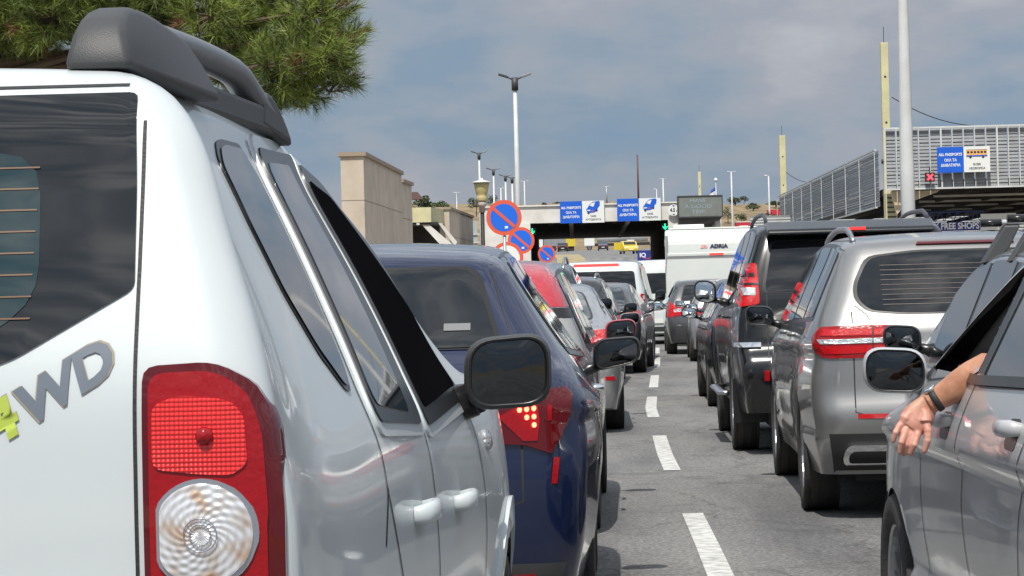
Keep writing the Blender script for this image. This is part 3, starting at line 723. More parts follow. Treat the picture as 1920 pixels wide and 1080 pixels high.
mast(1195, 290, 372, 140, .12, 'none', 'thin dark red mast behind the right passport sign', mat('mast_red', (.12, .04, .04), .6), name='antenna_mast')
def column(px, pyt, Z, w, label):
    top = P(px, pyt, Z); r = tag(empty('concrete_column', (top.x, Z, 0)), label, 'column')
    M = Matrix.Identity(4); MB().box(-w / 2, w / 2, -w / 2, w / 2, 0, top.z, M).build('shaft', M_YEL, r, bevel=.01)
    MB().tube([(-w * .75, -w * .2, top.z - 5.2), (w * .75, -w * .2, top.z - 5.2)], .10, 8).build('insulator', RUB, r)
    for k in range(3): MB().tube([(0, -w / 2 - .004, top.z - 1.5 - k * 2), (0, -w / 2 - .012, top.z - 1.5 - k * 2)], .05, 8).build('bolt_hole', RUB, r)
    MB().tube([(0, 0, top.z), (0, 0, top.z + .7)], .015, 6).build('rod', RUB, r)
    return r
column(1657, 80, 112, .32, 'tall pale yellow concrete column rising behind the big louvred screen')
column(1466, 254, 180, .42, 'pale yellow concrete column at the far end of the side screen')
column(1311, 322, 260, .28, 'short pale yellow column behind the message board')
p = P(1703, 405, 60); wp = tag(empty('white_mast', (p.x, 60, 0)), 'big tapered white mast in front of the louvred screen, running out of the top', 'mast')
MB().tube([(0, 0, 0), (0, 0, 4), (0, 0, 8), (0, 0, 15)], [.185, .165, .12, .07], 8).build('shaft', M_WST, wp, True)
MB().box(-.25, .25, -.25, .25, 0, .25).build('base_plate', M_GAL, wp)
a = P(1672, 182, 112); b2 = P(1850, 236, 112); pts = [a.lerp(b2, t) + Vector((0, 0, -.35 * 4 * t * (1 - t))) for t in np.linspace(0, 1, 12)]
tag(MB().tube(pts, .022, 6).build('cable', RUB), 'thin dark cable from the tall yellow column to the louvred screen', 'cable')
a = P(1473, 322, 180); b2 = P(1530, 340, 176); pts = [a.lerp(b2, t) + Vector((0, 0, -.3 * 4 * t * (1 - t))) for t in np.linspace(0, 1, 10)]
tag(MB().tube(pts, .02, 6).build('cable', RUB), 'thin dark cable from the far yellow column towards the side screen', 'cable')
# flag
p = P(1342, 335, 220); fl = tag(empty('flag_pole', (p.x, 220, gz(220))), 'flagpole with a limp blue and white flag above the message board', 'flag')
hh = p.z - gz(220); MB().tube([(0, 0, 0), (0, 0, hh)], .06, 8).build('pole', M_GAL, fl, True); MB().lathe([(.0, .25), (.14, .12), (.17, 0), (.0, -.1)], 10, Matrix.Translation((0, 0, hh - .15))).build('finial', M_SW, fl, True)
v = []; f = []
for i in range(9):
    for j in range(7): s_ = j / 6; v.append((-.04 - s_ * (.35 + .75 * i / 8), .12 * math.sin(s_ * 9 + i * .4), hh - .7 - i * .32 - s_ * .25))
for i in range(8):
    for j in range(6): f.append((i * 7 + j, i * 7 + j + 1, (i + 1) * 7 + j + 1, (i + 1) * 7 + j))
fo = meshobj('flag', v, f, [mat('flag_blue', (.02, .06, .30), .8), mat('flag_white', (.65, .67, .7), .8)], fl, True)
for k, pl in enumerate(fo.data.polygons): pl.material_index = 1 if (k // 6) % 3 == 1 else 0
fo.modifiers.new('s', 'SOLIDIFY').thickness = .02
# ---- louvred screens on the right
def screen(A, B_, z0, z1, n, nv, label, vw=.032):
    A = Vector(A); B_ = Vector(B_); L_ = (B_ - A).length; an = math.atan2(B_.y - A.y, B_.x - A.x)
    r = tag(empty('louvred_screen', (A.x, A.y, 0), an), label, 'screen'); m = MB(); dz = (z1 - z0) / n
    for k in range(n):
        z = z0 + (k + .5) * dz; M = Matrix.Translation((0, 0, z)) @ Matrix.Rotation(math.radians(74), 4, 'X'); x = 0
        while x < L_ - .05:
            x2 = min(x + L_ / nv, L_); o_ = rng.uniform(-.012, .012)
            m.box(x + .02, x2 - .02, -dz * .50, dz * .50, -.012 + o_, .012 + o_, M); x = x2
    m.build('louvre_slats', M_SLAT, r); m = MB()
    for k in range(nv + 1):
        x = L_ * k / nv; wd = vw if k % 5 else vw * 2; m.box(x - wd / 2, x + wd / 2, -.20, -.17, z0, z1)
    m.box(-.05, L_ + .05, -.20, -.10, z1 + .001, z1 + .07); m.box(-.05, L_ + .05, -.20, -.10, z0 - .07, z0 - .001)
    m.build('frame', M_WST, r); return r
xa = P(1659, 300, 106).x
screen((xa, 106, 0), (xa + 19, 106, 0), 5.17, 7.62, 17, 41, 'long louvred steel screen facing the queue, with the BUSES sign on it')
n_ = P(1648, 330, 116); f_ = P(1462, 380, 175)
screen((f_.x, 175, 0), (n_.x, 116, 0), 4.73, 7.27, 21, 9, 'louvred steel side screen receding away left of the tall yellow column', vw=.02)
bd = tag(empty('bus_canopy', (xa, 106, 0)), 'dark underside of the wide bus canopy behind the louvred screen', 'canopy')
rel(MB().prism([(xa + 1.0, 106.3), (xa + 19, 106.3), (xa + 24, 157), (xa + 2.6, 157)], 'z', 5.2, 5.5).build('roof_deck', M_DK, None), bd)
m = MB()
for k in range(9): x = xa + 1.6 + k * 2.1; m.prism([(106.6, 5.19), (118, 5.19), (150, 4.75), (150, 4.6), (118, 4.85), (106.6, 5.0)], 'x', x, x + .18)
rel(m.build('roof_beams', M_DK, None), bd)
for k in range(4): y = 109 + k * 7; rel(MB().box(xa + 2.5 + k * .5, xa + 8 + k * .8, y, y + .12, 4.86, 4.95).build('lamp_rail', M_WST, None), bd)
rel(MB().prism([(xa + 5.2, 5.15), (xa + 13, 5.15), (xa + 16, 4.0), (xa + 9, 4.5)], 'y', 112, 112.3).build('hanging_panel', mat('soffit_panel', (.12, .11, .10), .9), None), bd) if False else None
rel(MB().prism([(xa + .3, 5.07), (xa + 2.3, 5.07), (xa + 2.2, 4.99), (xa + .9, 4.55), (xa + .5, 4.1)], 'y', 106.35, 106.7).build('end_bracket', mat('pale_bracket', (.50, .42, .30), .8), None), bd)
rel(MB().box(xa + .15, xa + .62, 107, 107.5, 0, 5.0).build('column', M_YEL, None), bd)
m = MB()
for k in range(12): m.box(xa + .20, xa + .57, 106.96, 106.998, 2.6 + k * .2, 2.66 + k * .2)
rel(m.build('column_grooves', PLAST, None), bd)
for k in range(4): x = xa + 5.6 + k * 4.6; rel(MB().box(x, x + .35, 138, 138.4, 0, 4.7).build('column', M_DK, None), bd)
# pale far wall seen under the canopy
fw = tag(empty('far_screen_wall', (xa + 3, 166, 0)), 'pale ribbed wall seen far back under the bus canopy', 'wall'); m = MB()
for k in range(14): m.box(xa - 0 , xa + 26, 166, 166.1, 3.2 + k * .18, 3.31 + k * .18)
rel(m.build('ribs', M_WST, None), fw); rel(MB().box(xa, xa + 26, 166.2, 166.3, 0, 5.8).build('backing', mat('rib_backing_grey', (.22, .23, .23), .9), None), fw)  # plain grey backing that shows between the pale ribs
# duty free sign on a truss
pA = P(1722, 431, 107.3); pB = P(1838, 419, 107.3); ds = tag(empty('shop_sign', ((pA.x + pB.x) / 2, 107.3, (pA.z + pB.z) / 2)), 'blue DUTY FREE SHOPS sign on a blue truss under the bus canopy', 'sign'); w = pB.x - pA.x
MB().box(-w / 2, w / 2, 0, .08, -.18, .19).build('panel', mat('shop_blue', (.02, .03, .22), .5), ds)
text_mesh('DUTY FREE SHOPS', .37, facing(0, -.006, .01), M_LET, parent=ds, bold=.010, sx=.82)
m = MB(); 
for k in range(8): x = -w / 2 + k * w / 7; m.tube([(x, .1, .22), (x + .2, .1, .62)], .018, 5); m.tube([(x + .2, .1, .62), (x + w / 7, .1, .22)], .018, 5)
m.tube([(-w / 2, .1, .62), (w / 2 + .2, .1, .62)], .03, 6); m.build('truss', mat('truss_blue', (.03, .06, .20), .5), ds)
MB().box(w / 2 + .03, w / 2 + 1.5, 0, .08, -.19, .5).build('white_panel', M_SW, ds)
lane_sign(1757, 275, 1856, 323, 105.6, 'blue and white ALL PASSPORTS BUSES sign on the louvred screen', True)
signal(1744, 332, 105.5, 'x', 'black lane signal with a lit red cross below the louvred screen', .38)
# ---- no parking signs
M_RRED = mat('sign_red', (.66, .10, .05), .5); M_RBL = mat('round_sign_blue', (.01, .13, .66), .45)
def nopark(px, py, Z, r_, label, name='no_parking_sign', full=True, tilt=0, post=True):
    p = P(px, py, Z); s = tag(empty(name, (p.x, Z, p.z), 0), label, 'sign', 'round traffic signs on the left kerb')
    MB().tube([(0, 0, 0), (0, .025, 0)], r_, 40).build('red_rim', M_RRED, s)
    M_in = M_RBL if full else M_SW
    MB().tube([(0, -.004, 0), (0, -.001, 0)], r_ * .78, 40).build('blue_face' if full else 'white_face', M_in, s)
    if full: MB().box(-r_ * .80, r_ * .80, -.008, -.0045, -r_ * .085, r_ * .085, Matrix.Rotation(math.radians(42), 4, 'Y')).build('red_bar', M_RRED, s)
    if full and r_ > .3: MB().box(.01, .07, -.010, -.0085, -r_ * .62, -r_ * .48).build('sticker', M_SW, s)
    if post: MB().tube([(0, .05, -p.z), (0, .05, r_ * .5)], .03, 10).build('post', M_GAL, s, True)
    return s
nopark(945, 408, 47, .325, 'largest no parking sign, tilted red rim and blue face, left of the gate')
nopark(977, 451, 60, .315, 'second no parking sign, touching the lower right of the largest one')
nopark(951, 484, 52, .33, 'red rimmed white sign half hidden behind the blue car roof', 'prohibition_sign', full=False)
nopark(1025, 476, 90, .31, 'smallest no parking sign, low against the gate opening')
# ---- bell lamp on a black post
p = P(903, 350, 85); bl = tag(empty('bell_street_lamp', (p.x, 85, 0)), 'old yellow bell-shaped street lamp on a black post', 'street lamp'); h = P(903, 341, 85).z
MB().tube([(0, 0, 0), (0, 0, h - 1.02)], .068, 12).build('post', RUB, bl, True)
MB().lathe([(.05, -1.02), (.10, -1.02), (.10, -.82), (.135, -.80), (.135, -.66), (.0, -.66)], 20, Matrix.Translation((0, 0, h))).build('collar', mat('pinkish_grey', (.42, .34, .33), .7), bl, True)
MB().lathe([(.0, -.655), (.15, -.655), (.17, -.60), (.175, -.48), (.155, -.45), (.19, -.40), (.225, -.22), (.26, -.04), (.0, -.035)], 28, Matrix.Translation((0, 0, h))).build('lamp_body', mat('lamp_yellow', (.55, .46, .20), .5, noise=(.42, .36, .17), nscale=6), bl, True)
MB().lathe([(.0, -.034), (.34, -.03), (.345, -.01), (.20, .03), (.07, .06), (.05, .12), (.0, .13)], 28, Matrix.Translation((0, 0, h))).build('lamp_cap', M_WST, bl, True)
# ---- caravan
pc = P(1248, 500, 57.5); cw = 2.3
cv = tag(empty('caravan', (pc.x + cw / 2, 57.5, 0), -.06), 'white touring caravan with ADRIA lettering on its back, in the right lane', 'caravan')
M_CAR = mat('caravan_white', (.60, .63, .60), .35, coat=.6, noise=(.55, .58, .56), nscale=1.2)
Hc = 2.62
cv_prof = [(.08, .55), (0, .75), (0, 2.18), (.04, 2.38), (.14, 2.54), (.35, Hc), (3, Hc + .02), (5.2, Hc), (5.7, 2.3), (5.8, 1.5), (5.7, .6)]
MB().prism(catmull(cv_prof, .12), 'x', -cw / 2, cw / 2).build('body', M_CAR, cv, False, .05)
MB().box(-cw / 2 + .02, cw / 2 - .02, -.02, .0, 1.98, 2.02).build('moulding', mat('grey_strip', (.2, .21, .22), .5), cv)
MB().box(-cw / 2 + .05, cw / 2 - .05, -.03, .0, 2.03, 2.10).build('light_rail', M_CAR, cv, bevel=.01)
MB().box(-cw / 2 + .1, cw / 2 - .1, .5, 5.3, Hc + .03, Hc + .06).build('roof_trim', M_SW, cv); MB().box(-.95, -.25, .7, 1.5, Hc + .06, Hc + .14).build('roof_vent', M_SW, cv, bevel=.02)
text_mesh('ADRIA', .115, facing(.06, -.012, 2.24), mat('logo_navy', (.02, .02, .06), .5), parent=cv, bold=.006, sx=1.15)
MB().prism([(-.36, 2.205), (-.28, 2.205), (-.24, 2.275), (-.32, 2.28)], 'y', -.012, 0).build('logo_mark', mat('logo_pink', (.70, .38, .38), .5), cv); MB().prism([(-.26, 2.205), (-.21, 2.205), (-.20, 2.25), (-.235, 2.27)], 'y', -.012, 0).build('logo_mark', mat('logo_pink'), cv)
MB().box(-.16, .16, -.045, -.03, 2.045, 2.085).build('high_brake_light', REDLIT, cv)
for s_ in (-1, 1):
    MB().box(s_ * (cw / 2 - .04) - .03, s_ * (cw / 2 - .04) + .03, -.012, .05, .6, 2.5).build('corner_trim', M_GAL, cv)
    MB().box(s_ * .95 - .12, s_ * .95 + .12, -.03, 0, .75, 1.0).build('tail_light', RED, cv); wheel(cv, s_ * 1.03, 2.9, .32)
MB().box(-cw / 2 - .006, -cw / 2, .9, 1.8, 1.25, 1.9).build('side_window', GLASS, cv); MB().box(-cw / 2 - .006, -cw / 2, 2.3, 3.5, 1.25, 1.9).build('side_window', GLASS, cv)
MB().box(-cw / 2 - .012, -cw / 2 - .001, .1, 5.6, 2.35, 2.42).build('awning_rail', M_GAL, cv)
# ---- things beyond the gate
bb = tag(empty('billboard', P(1214, 480, 185)), 'dark blue billboard with pale letters and a red arc beyond the gate', 'sign')
MB().box(-.72, .75, 0, .1, -.45, .42).build('panel', mat('shop_blue', (.02, .03, .22), .5), bb); text_mesh('IQ', .44, facing(-.34, -.006, .06), M_LET, parent=bb, bold=.012); text_mesh('F', .44, facing(.50, -.006, .06), M_LET, parent=bb, bold=.012)
MB().tube([(.0 + .22 * math.cos(a), -.01, -.05 + .17 * math.sin(a)) for a in np.linspace(math.pi, 2 * math.pi, 10)], .025, 6).build('red_arc', mat('emblem_red', (.6, .05, .05), .5), bb); 
for x in (-.5, .5): MB().box(x - .04, x + .04, .02, .08, -4, -.45).build('post', M_GAL, bb)
def farveh(px, py, Z, name, label, cat, parts, rz=0, grp=None):
    p = P(px, py, Z); r = tag(empty(name, (p.x, Z, gz(Z)), rz), label, cat, grp)
    for (nm, m, *a) in parts: MB().box(*a).build(nm, m, r, bevel=.06)
    return r
def smallcar(px, Z, rz, m, name, label, cat, rear=True):
    p = P(px, 470, Z); r = tag(empty(name, (p.x, Z, gz(Z) + .01), rz), label, cat)
    prof = catmull([(.03, .25), (0, .6), (.06, .95), (.4, 1.35), (.7, 1.45), (2, 1.47), (2.6, 1.38), (3.2, 1.0), (4.0, .85), (4.25, .6), (4.2, .25)], .2)
    MB().prism(prof, 'x', -.86, .86).build('body', m, r, bevel=.10)
    MB().prism([(.13, 1.0), (.44, 1.35), (.42, 1.37), (.1, 1.0)], 'x', -.68, .68).build('rear_window', GLASS, r); MB().prism([(2.72, 1.34), (3.16, 1.04), (3.18, 1.07), (2.74, 1.37)], 'x', -.68, .68).build('windscreen', GLASS, r)
    for sx in (-1, 1):
        MB().prism([(.6, 1.0), (2.9, 1.0), (2.5, 1.32), (.8, 1.34)], 'x', sx * .85, sx * .868).build('side_window', GLASS, r)
        MB().box(sx * .62 - .16, sx * .62 + .16, -.02, .05, .72, .9).build('tail_light', REDB, r); MB().box(sx * .6 - .18, sx * .6 + .18, 4.16, 4.25, .6, .75).build('headlight', M_SW, r)
        for y in (.8, 3.4): wheel(r, sx * .76, y, .31, n=12)
    MB().box(-.25, .25, -.03, 0, .5, .62).build('number_plate', M_SW, r); MB().box(-.25, .25, 4.24, 4.28, .4, .52).build('number_plate', M_SW, r)
    return r
# ================================================================== VEHICLES
PROF = {
 'hatch': (4.30, 1.48, [(.06,.24),(.015,.40),(0,.58),(.03,.78),(.07,.98),(.16,1.12),(.34,1.33),(.44,1.42),(.58,1.455),(1.1,1.48),(1.8,1.475),(2.4,1.40),(2.9,1.18),(3.3,.99),(3.45,.95),(3.9,.87),(4.15,.76),(4.27,.62),(4.30,.45),(4.24,.22)]),
 'suv': (4.6, 1.68, [(.06,.30),(.01,.45),(0,.65),(.03,.9),(.07,1.08),(.16,1.28),(.30,1.5),(.38,1.59),(.56,1.64),(1.2,1.68),(2.0,1.67),(2.6,1.58),(3.1,1.32),(3.4,1.13),(3.6,1.09),(4.15,1.0),(4.45,.86),(4.57,.7),(4.6,.48),(4.54,.26)]),
 'sedan': (4.75, 1.46, [(.06,.25),(.01,.42),(0,.62),(.03,.8),(.06,.97),(.14,1.05),(.35,1.08),(.5,1.10),(.8,1.22),(1.15,1.37),(1.5,1.43),(2.0,1.46),(2.5,1.43),(3.0,1.24),(3.45,1.0),(3.6,.95),(4.2,.86),(4.55,.74),(4.7,.6),(4.75,.42),(4.7,.22)]),
 'van': (4.4, 1.84, [(.05,.25),(.0,.5),(0,.8),(.02,1.1),(.07,1.5),(.12,1.70),(.22,1.80),(.8,1.84),(2.2,1.83),(2.8,1.72),(3.3,1.35),(3.55,1.15),(3.7,1.1),(4.1,.97),(4.3,.8),(4.4,.55),(4.35,.25)]),
}
FZ = {
 'hatch': [(.2,.92),(.45,.975),(.7,1),(.88,.988),(1.0,.95),(1.2,.855),(1.4,.755),(1.5,.71)],
 'suv': [(.2,.92),(.5,.98),(.8,1),(1.0,.985),(1.12,.955),(1.3,.88),(1.5,.79),(1.7,.72)],
 'sedan': [(.2,.92),(.45,.975),(.7,1),(.88,.985),(.98,.95),(1.15,.85),(1.35,.72),(1.48,.66)],
 'van': [(.2,.93),(.5,.985),(.8,1),(1.1,.985),(1.3,.945),(1.6,.875),(1.85,.83)],
}
def root_at(name, label, cat, cx, Zr, slope, yr, group='cars queuing in the two lanes'):
    """car root at the middle of the rear bumper; cx, Zr = middle of the rear axle"""
    a = math.atan(slope)
    r = empty(name, (cx - yr * math.sin(a), Zr - yr * math.cos(a), 0.004), -a)
    return tag(r, label, cat, group)
def mirp(poly): return [(-a, b) for a, b in poly][::-1]
def underside(root, L, W, yr, yf, R, clr):
    m = MB(); m.box(-W / 2 + .28, W / 2 - .28, .22, L - .25, clr - .02, clr + .25)
    m.box(-W / 2 + .12, W / 2 - .12, yr + R * 1.2, yf - R * 1.2, clr + .02, clr + .2)
    m.build('underside', DARKIN, root)
def side_windows(B, wins, belt, marg, m, step, trim=True, sides=('right', 'left')):
    zb = lambda y: belt[0] + (belt[1] - belt[0]) * y / B.L
    for sd_ in sides:
        if trim:
            y0 = wins[0][0] - .03; y1 = wins[-1][1] + .03
            top = [(y, B.zt(y) - marg + .022) for y in np.linspace(y0, y1, 14) if B.zt(y) - marg > zb(y) - .01]
            B.patch([(y0, zb(y0) - .025)] + [(top[-1][0] + .03, zb(y1) - .025)] + top[::-1], sd_, TRIM, 'window_trim', off=.003, step=max(step, .05), depth=.004)
        for (a, b) in wins:
            top = [(y, B.zt(y) - marg) for y in np.linspace(a, b, 7) if B.zt(y) - marg > zb(y) + .02]
            B.patch([(a, zb(a)), (b, zb(b))] + top[::-1], sd_, m, 'side_window', off=.006, step=step, rnd=.03, depth=.005)
def car(kind, name, label, cat, pm, cx, Zr, slope, L, W, H, yr, wb, R=.32, wins=((.45, .75), (.85, 1.6), (1.7, 2.6)), belt=(1.03, .93), marg=.075, rear=None, lamps=(), mir=None, rails=None, step=.07, glass=None, brake=None, plate=(.52, .14), bump=.42, bumpm=None, hnd=(1.25, 2.15), handles=True, rimm=None, rear_off=.004, fz=None, prof=None, group='cars queuing in the two lanes', **kw):
    Lr, Hr, pr = PROF[kind]; pr = prof or [(a * L / Lr, b * H / Hr) for a, b in pr]
    fz = fz or [(a * H / Hr, b) for a, b in FZ[kind]]
    root = root_at(name, label, cat, cx, Zr, slope, yr, group)
    B = Body(root, pm, L, W, pr, fz, (yr, yr + wb), R, clr=kw.pop('clr', .22), step=step, **kw)
    underside(root, L, W, yr, yr + wb, R, .24)
    for sx in (1, -1):
        for y in (yr, yr + wb): wheel(root, sx * (W / 2 - .115), y, R, rimm=rimm)
    g = glass or GLASS
    side_windows(B, wins, belt, marg, g, step)
    if rear:
        B.patch(rear, 'rear', TRIM, 'rear_window_seal', off=.003, rnd=.06, step=step, depth=.005)
        cx_ = sum(p[0] for p in rear) / len(rear); cz_ = sum(p[1] for p in rear) / len(rear)
        B.patch([((a - cx_) * .965 + cx_, (b - cz_) * .94 + cz_) for a, b in rear], 'rear', g, 'rear_window', off=.006, rnd=.06, step=step, depth=.005)
    for (poly, m, nm) in lamps:
        st = min(step, .04)
        o = B.patch(poly, 'rear', m, nm, off=.010, step=st, rnd=.02); B.patch(mirp(poly), 'rear', m, nm, off=.010, step=st, rnd=.02)
    if brake: B.patch([(-brake[0], brake[1]), (brake[0], brake[1]), (brake[0] * .96, brake[2]), (-brake[0] * .96, brake[2])], 'rear', brake[3] if len(brake) > 3 else REDLIT, 'high_brake_light', off=.012, step=step)
    if bump:
        B.patch([(-W * .42, .24), (W * .42, .24), (W * .44, bump), (-W * .44, bump)], 'rear', bumpm or PLAST, 'rear_bumper_skirt', off=.004, step=step)
    if handles:
        for sd_, s_ in (('right', 1), ('left', -1)):
            for y in hnd:
                z = belt[0] - .13; h = B.ray(y, z, sd_)
                if h: MB().tube([(h[0].x - s_ * .01, y - .09, z), (h[0].x + s_ * .035, y - .07, z), (h[0].x + s_ * .035, y + .07, z), (h[0].x - s_ * .01, y + .09, z)], .014, 8).build('door_handle', pm, root, True)
            for y in (hnd[0] + .0 + .17 + .05, hnd[1] + .22):
                pass
        for sd_ in ('right', 'left'):
            for y in (hnd[0] - .16, hnd[1] - .16, hnd[1] + .9):
                B.seam([(y + .03, belt[0] - .03), (y, .7), (y, .33)], sd_, w=.010, step=.06, m=RUB)
    if rear:
        w_ = W * .36
        B.seam([(w_, rear[0][1]), (w_ * 1.0, .62), (w_ * .9, .60), (-w_ * .9, .60), (-w_, .62), (-w_, rear[0][1])], 'rear', w=.008, step=.05, m=RUB)
    if plate:
        z = bump + .14 if plate[0] == .52 and bump else plate[0]
        h = B.ray(0, z, 'rear')
        if h: MB().box(-.26, .26, h[0].y - .018, h[0].y - .006, z - .055, z + .055).build('number_plate', mat('plate_white', (.7, .7, .68), .4), root)
    if mir:
        (my, mz, mw, mh_, mm, mg) = mir[:6]; k = mir[6] if len(mir) > 6 else {}
        st_ = .055
        for sx in (-1, 1):
            h = B.ray(my, mz - mh_ * .4, 'right'); x0 = (h[0].x if h else W / 2 - .1)
            st = k.pop('st', .055) if sx < 0 else st_; st_ = st; mirror(root, sx, sx * (x0 + st + mw / 2), my, mz, mw, mh_, mm, mg, stem=st + .03, **k)
    if rails:
        for sx in (1, -1):
            xr = sx * (B.H(L * .4, H * .93) - .10); ya, yb = rails[0], rails[1]; pts = []
            for t in np.linspace(0, 1, 12):
                y = ya + (yb - ya) * t; h = B.ray(xr, y, 'top'); lift = rails[2] * min(1, 7 * t, 7 * (1 - t)); pts.append((xr, y, (h[0].z if h else H) + lift))
            MB().tube(pts, .016, 8, flat=1.2).build('roof_rail', rails[3], root, True)
    return root, B
P_BLUE = paint('deep_blue_paint', (.002, .009, .045), .3, .3, .01)
P_NAVY = paint('navy_paint', (.018, .030, .050), .5, .3)
P_BLACK = paint('black_paint', (.003, .004, .005), .0, .2, .01, .6)
P_DGREY = paint('dark_grey_paint', (.035, .038, .043), .6, .35)
P_GREY = paint('gunmetal_paint', (.10, .104, .110), .75, .36)
P_SILV = paint('silver_paint', (.36, .37, .385), .75, .38)
P_TITAN = paint('titanium_paint', (.255, .256, .256), .72, .36)
P_GRAPH = paint('graphite_paint', (.47, .48, .49), .18, .36, .05, .7)
P_WHITE = paint('white_paint', (.60, .645, .655), .0, .4, .03)
P_PEARL = paint('pale_silver_white_paint', (.53, .575, .59), .05, .42, .03, .5)
P_REDR = paint('red_paint', (.45, .02, .035), .2, .35)
P_CREAM = paint('pearl_paint', (.42, .41, .39), .6, .4)
P_YEL = paint('taxi_yellow', (.62, .48, .03), .0, .4)
hatchlamp = lambda x0, x1, z0, z1: [(x0, z0 + .02), (x1 - .05, z0), (x1, z1 - .05), (x1 - .03, z1), (x0 + .02, z1 - .03)]
# ---------------------------------------------------------------- left lane, far to near
car('hatch', 'grey_hatchback', 'dark grey hatchback far down the left lane behind the white vans', 'car', P_DGREY, 3.30, 70, .065, 4.2, 1.76, 1.5, .8, 2.55, step=.14,
    rear=[(-.6, 1.02), (.6, 1.02), (.5, 1.38), (-.5, 1.38)], lamps=[(hatchlamp(.5, .82, .78, .98), RED, 'tail_light')], mir=(2.75, 1.02, .2, .14, P_DGREY, MIRR), rimm=ALLOY)
car('van', 'camper_van', 'white van with dark side mirrors far down the left lane beside the motorhome', 'van', P_WHITE, 3.62, 61, .065, 4.9, 1.86, 2.0, .95, 2.9, step=.14, belt=(1.25, 1.1),
    rear=[(-.72, 1.2), (.72, 1.2), (.66, 1.68), (-.66, 1.68)], brake=(.5, 1.83, 1.87), lamps=[([(.74, .8), (.86, .8), (.86, 1.3), (.76, 1.3)], RED, 'tail_light')], mir=(3.35, 1.3, .2, .3, TRIM, MIRD), wins=((.5, 1.3), (1.5, 2.4), (2.55, 3.3)))
rw, Bw = car('van', 'white_van', 'white compact van with wide tinted rear window and lit high brake light', 'van', P_WHITE, 1.60, 47.2, .09, 4.4, 1.84, 1.85, .85, 2.75, step=.08, belt=(1.2, 1.05),
    rear=[(-.74, 1.13), (.74, 1.13), (.69, 1.66), (-.69, 1.66)], brake=(.42, 1.755, 1.795), lamps=[([(.77, .80), (.87, .84), (.87, 1.22), (.80, 1.25), (.76, 1.1)], REDB, 'tail_light')],
    mir=(3.0, 1.18, .2, .24, TRIM, MIRD), wins=((.45, 1.3), (1.45, 2.1), (2.2, 2.9)))
Bw.seam([(0.02, 1.74), (0.02, .45)], 'rear', w=.02, step=.08)
Bw.seam([(-.62, 1.13), (-.62, 1.66)], 'rear', w=.02, step=.08)
def carx(*a, **k): return car(*a, **k)
rp, Bp = carx('sedan', 'dark_sedan', 'glossy near-black four-door sedan behind the white van, right beside the dashed line', 'car', P_DGREY, 1.22, 41.1, .10, 4.72, 1.83, 1.45, 1.05, 2.8, R=.33, step=.06, belt=(1.03, .92),
    rear=[(-.66, 1.07), (.66, 1.07), (.54, 1.36), (-.54, 1.36)], lamps=[([(.46, .84), (.80, .82), (.88, .92), (.86, .99), (.48, .97)], REDB, 'tail_light')],
    mir=(3.25, 1.02, .20, .14, P_DGREY, MIRR), wins=((.72, 1.10), (1.15, 1.95), (2.03, 3.0)), hnd=(1.4, 2.3), marg=.065, bump=.40, bumpm=P_DGREY)
for xx in (.55,):
    for s_ in (1, -1): Bp.patch([(s_ * .6 - .16, .50), (s_ * .6 + .16, .50), (s_ * .6 + .16, .53), (s_ * .6 - .16, .53)], 'rear', RED, 'reflector', off=.006)
carx('hatch', 'grey_estate', 'dark grey estate car with silver roof rails, half hidden behind the blue-grey suv', 'car', P_DGREY, .58, 35.6, .075, 4.3, 1.78, 1.53, .85, 2.62, step=.07,
    rear=[(-.6, 1.05), (.6, 1.05), (.5, 1.40), (-.5, 1.40)], lamps=[(hatchlamp(.52, .84, .8, 1.0), RED, 'tail_light')], mir=(2.75, 1.06, .19, .15, TRIM, MIRD), rails=(.7, 2.4, .05, ALLOY), wins=((.35, .8), (.88, 1.6), (1.68, 2.55)))
rs, Bs = carx('suv', 'blue_grey_suv', 'dark blue-grey suv with a grey roof rail, left lane behind the silver sedan', 'car', P_NAVY, .02, 30.2, .05, 4.55, 1.84, 1.68, .9, 2.67, R=.35, step=.06, belt=(1.13, 1.02),
    rear=[(-.68, 1.16), (.68, 1.16), (.58, 1.56), (-.58, 1.56)], lamps=[(hatchlamp(.5, .86, .92, 1.08), RED, 'tail_light')], mir=(2.95, 1.15, .19, .17, TRIM, MIRD), rails=(.45, 2.6, .07, ALLOY), wins=((.38, .85), (.95, 1.75), (1.85, 2.85)))
rg, Bg = carx('sedan', 'silver_sedan', 'silver sedan in the left lane between the red-roofed hatchback and the suv', 'car', P_SILV, .17, 24.75, .03, 4.5, 1.78, 1.42, .98, 2.6, R=.32, step=.05, belt=(1.02, .92), glass=GLASS_L,
    rear=[(-.62, 1.06), (.62, 1.06), (.52, 1.33), (-.52, 1.33)], lamps=[([(.48, .84), (.82, .82), (.86, .90), (.84, .98), (.50, .96)], REDB, 'tail_light')],
    mir=(3.05, 1.03, .21, .13, P_SILV, MIRD), wins=((.70, 1.02), (1.08, 1.85), (1.95, 2.85)), hnd=(1.35, 2.2), marg=.065, bump=.38, bumpm=P_SILV)
for s_ in (1, -1): Bg.patch([(s_ * .70 - .09, .50), (s_ * .70 + .09, .50), (s_ * .70 + .09, .535), (s_ * .70 - .09, .535)], 'rear', REDB, 'reflector', off=.006)
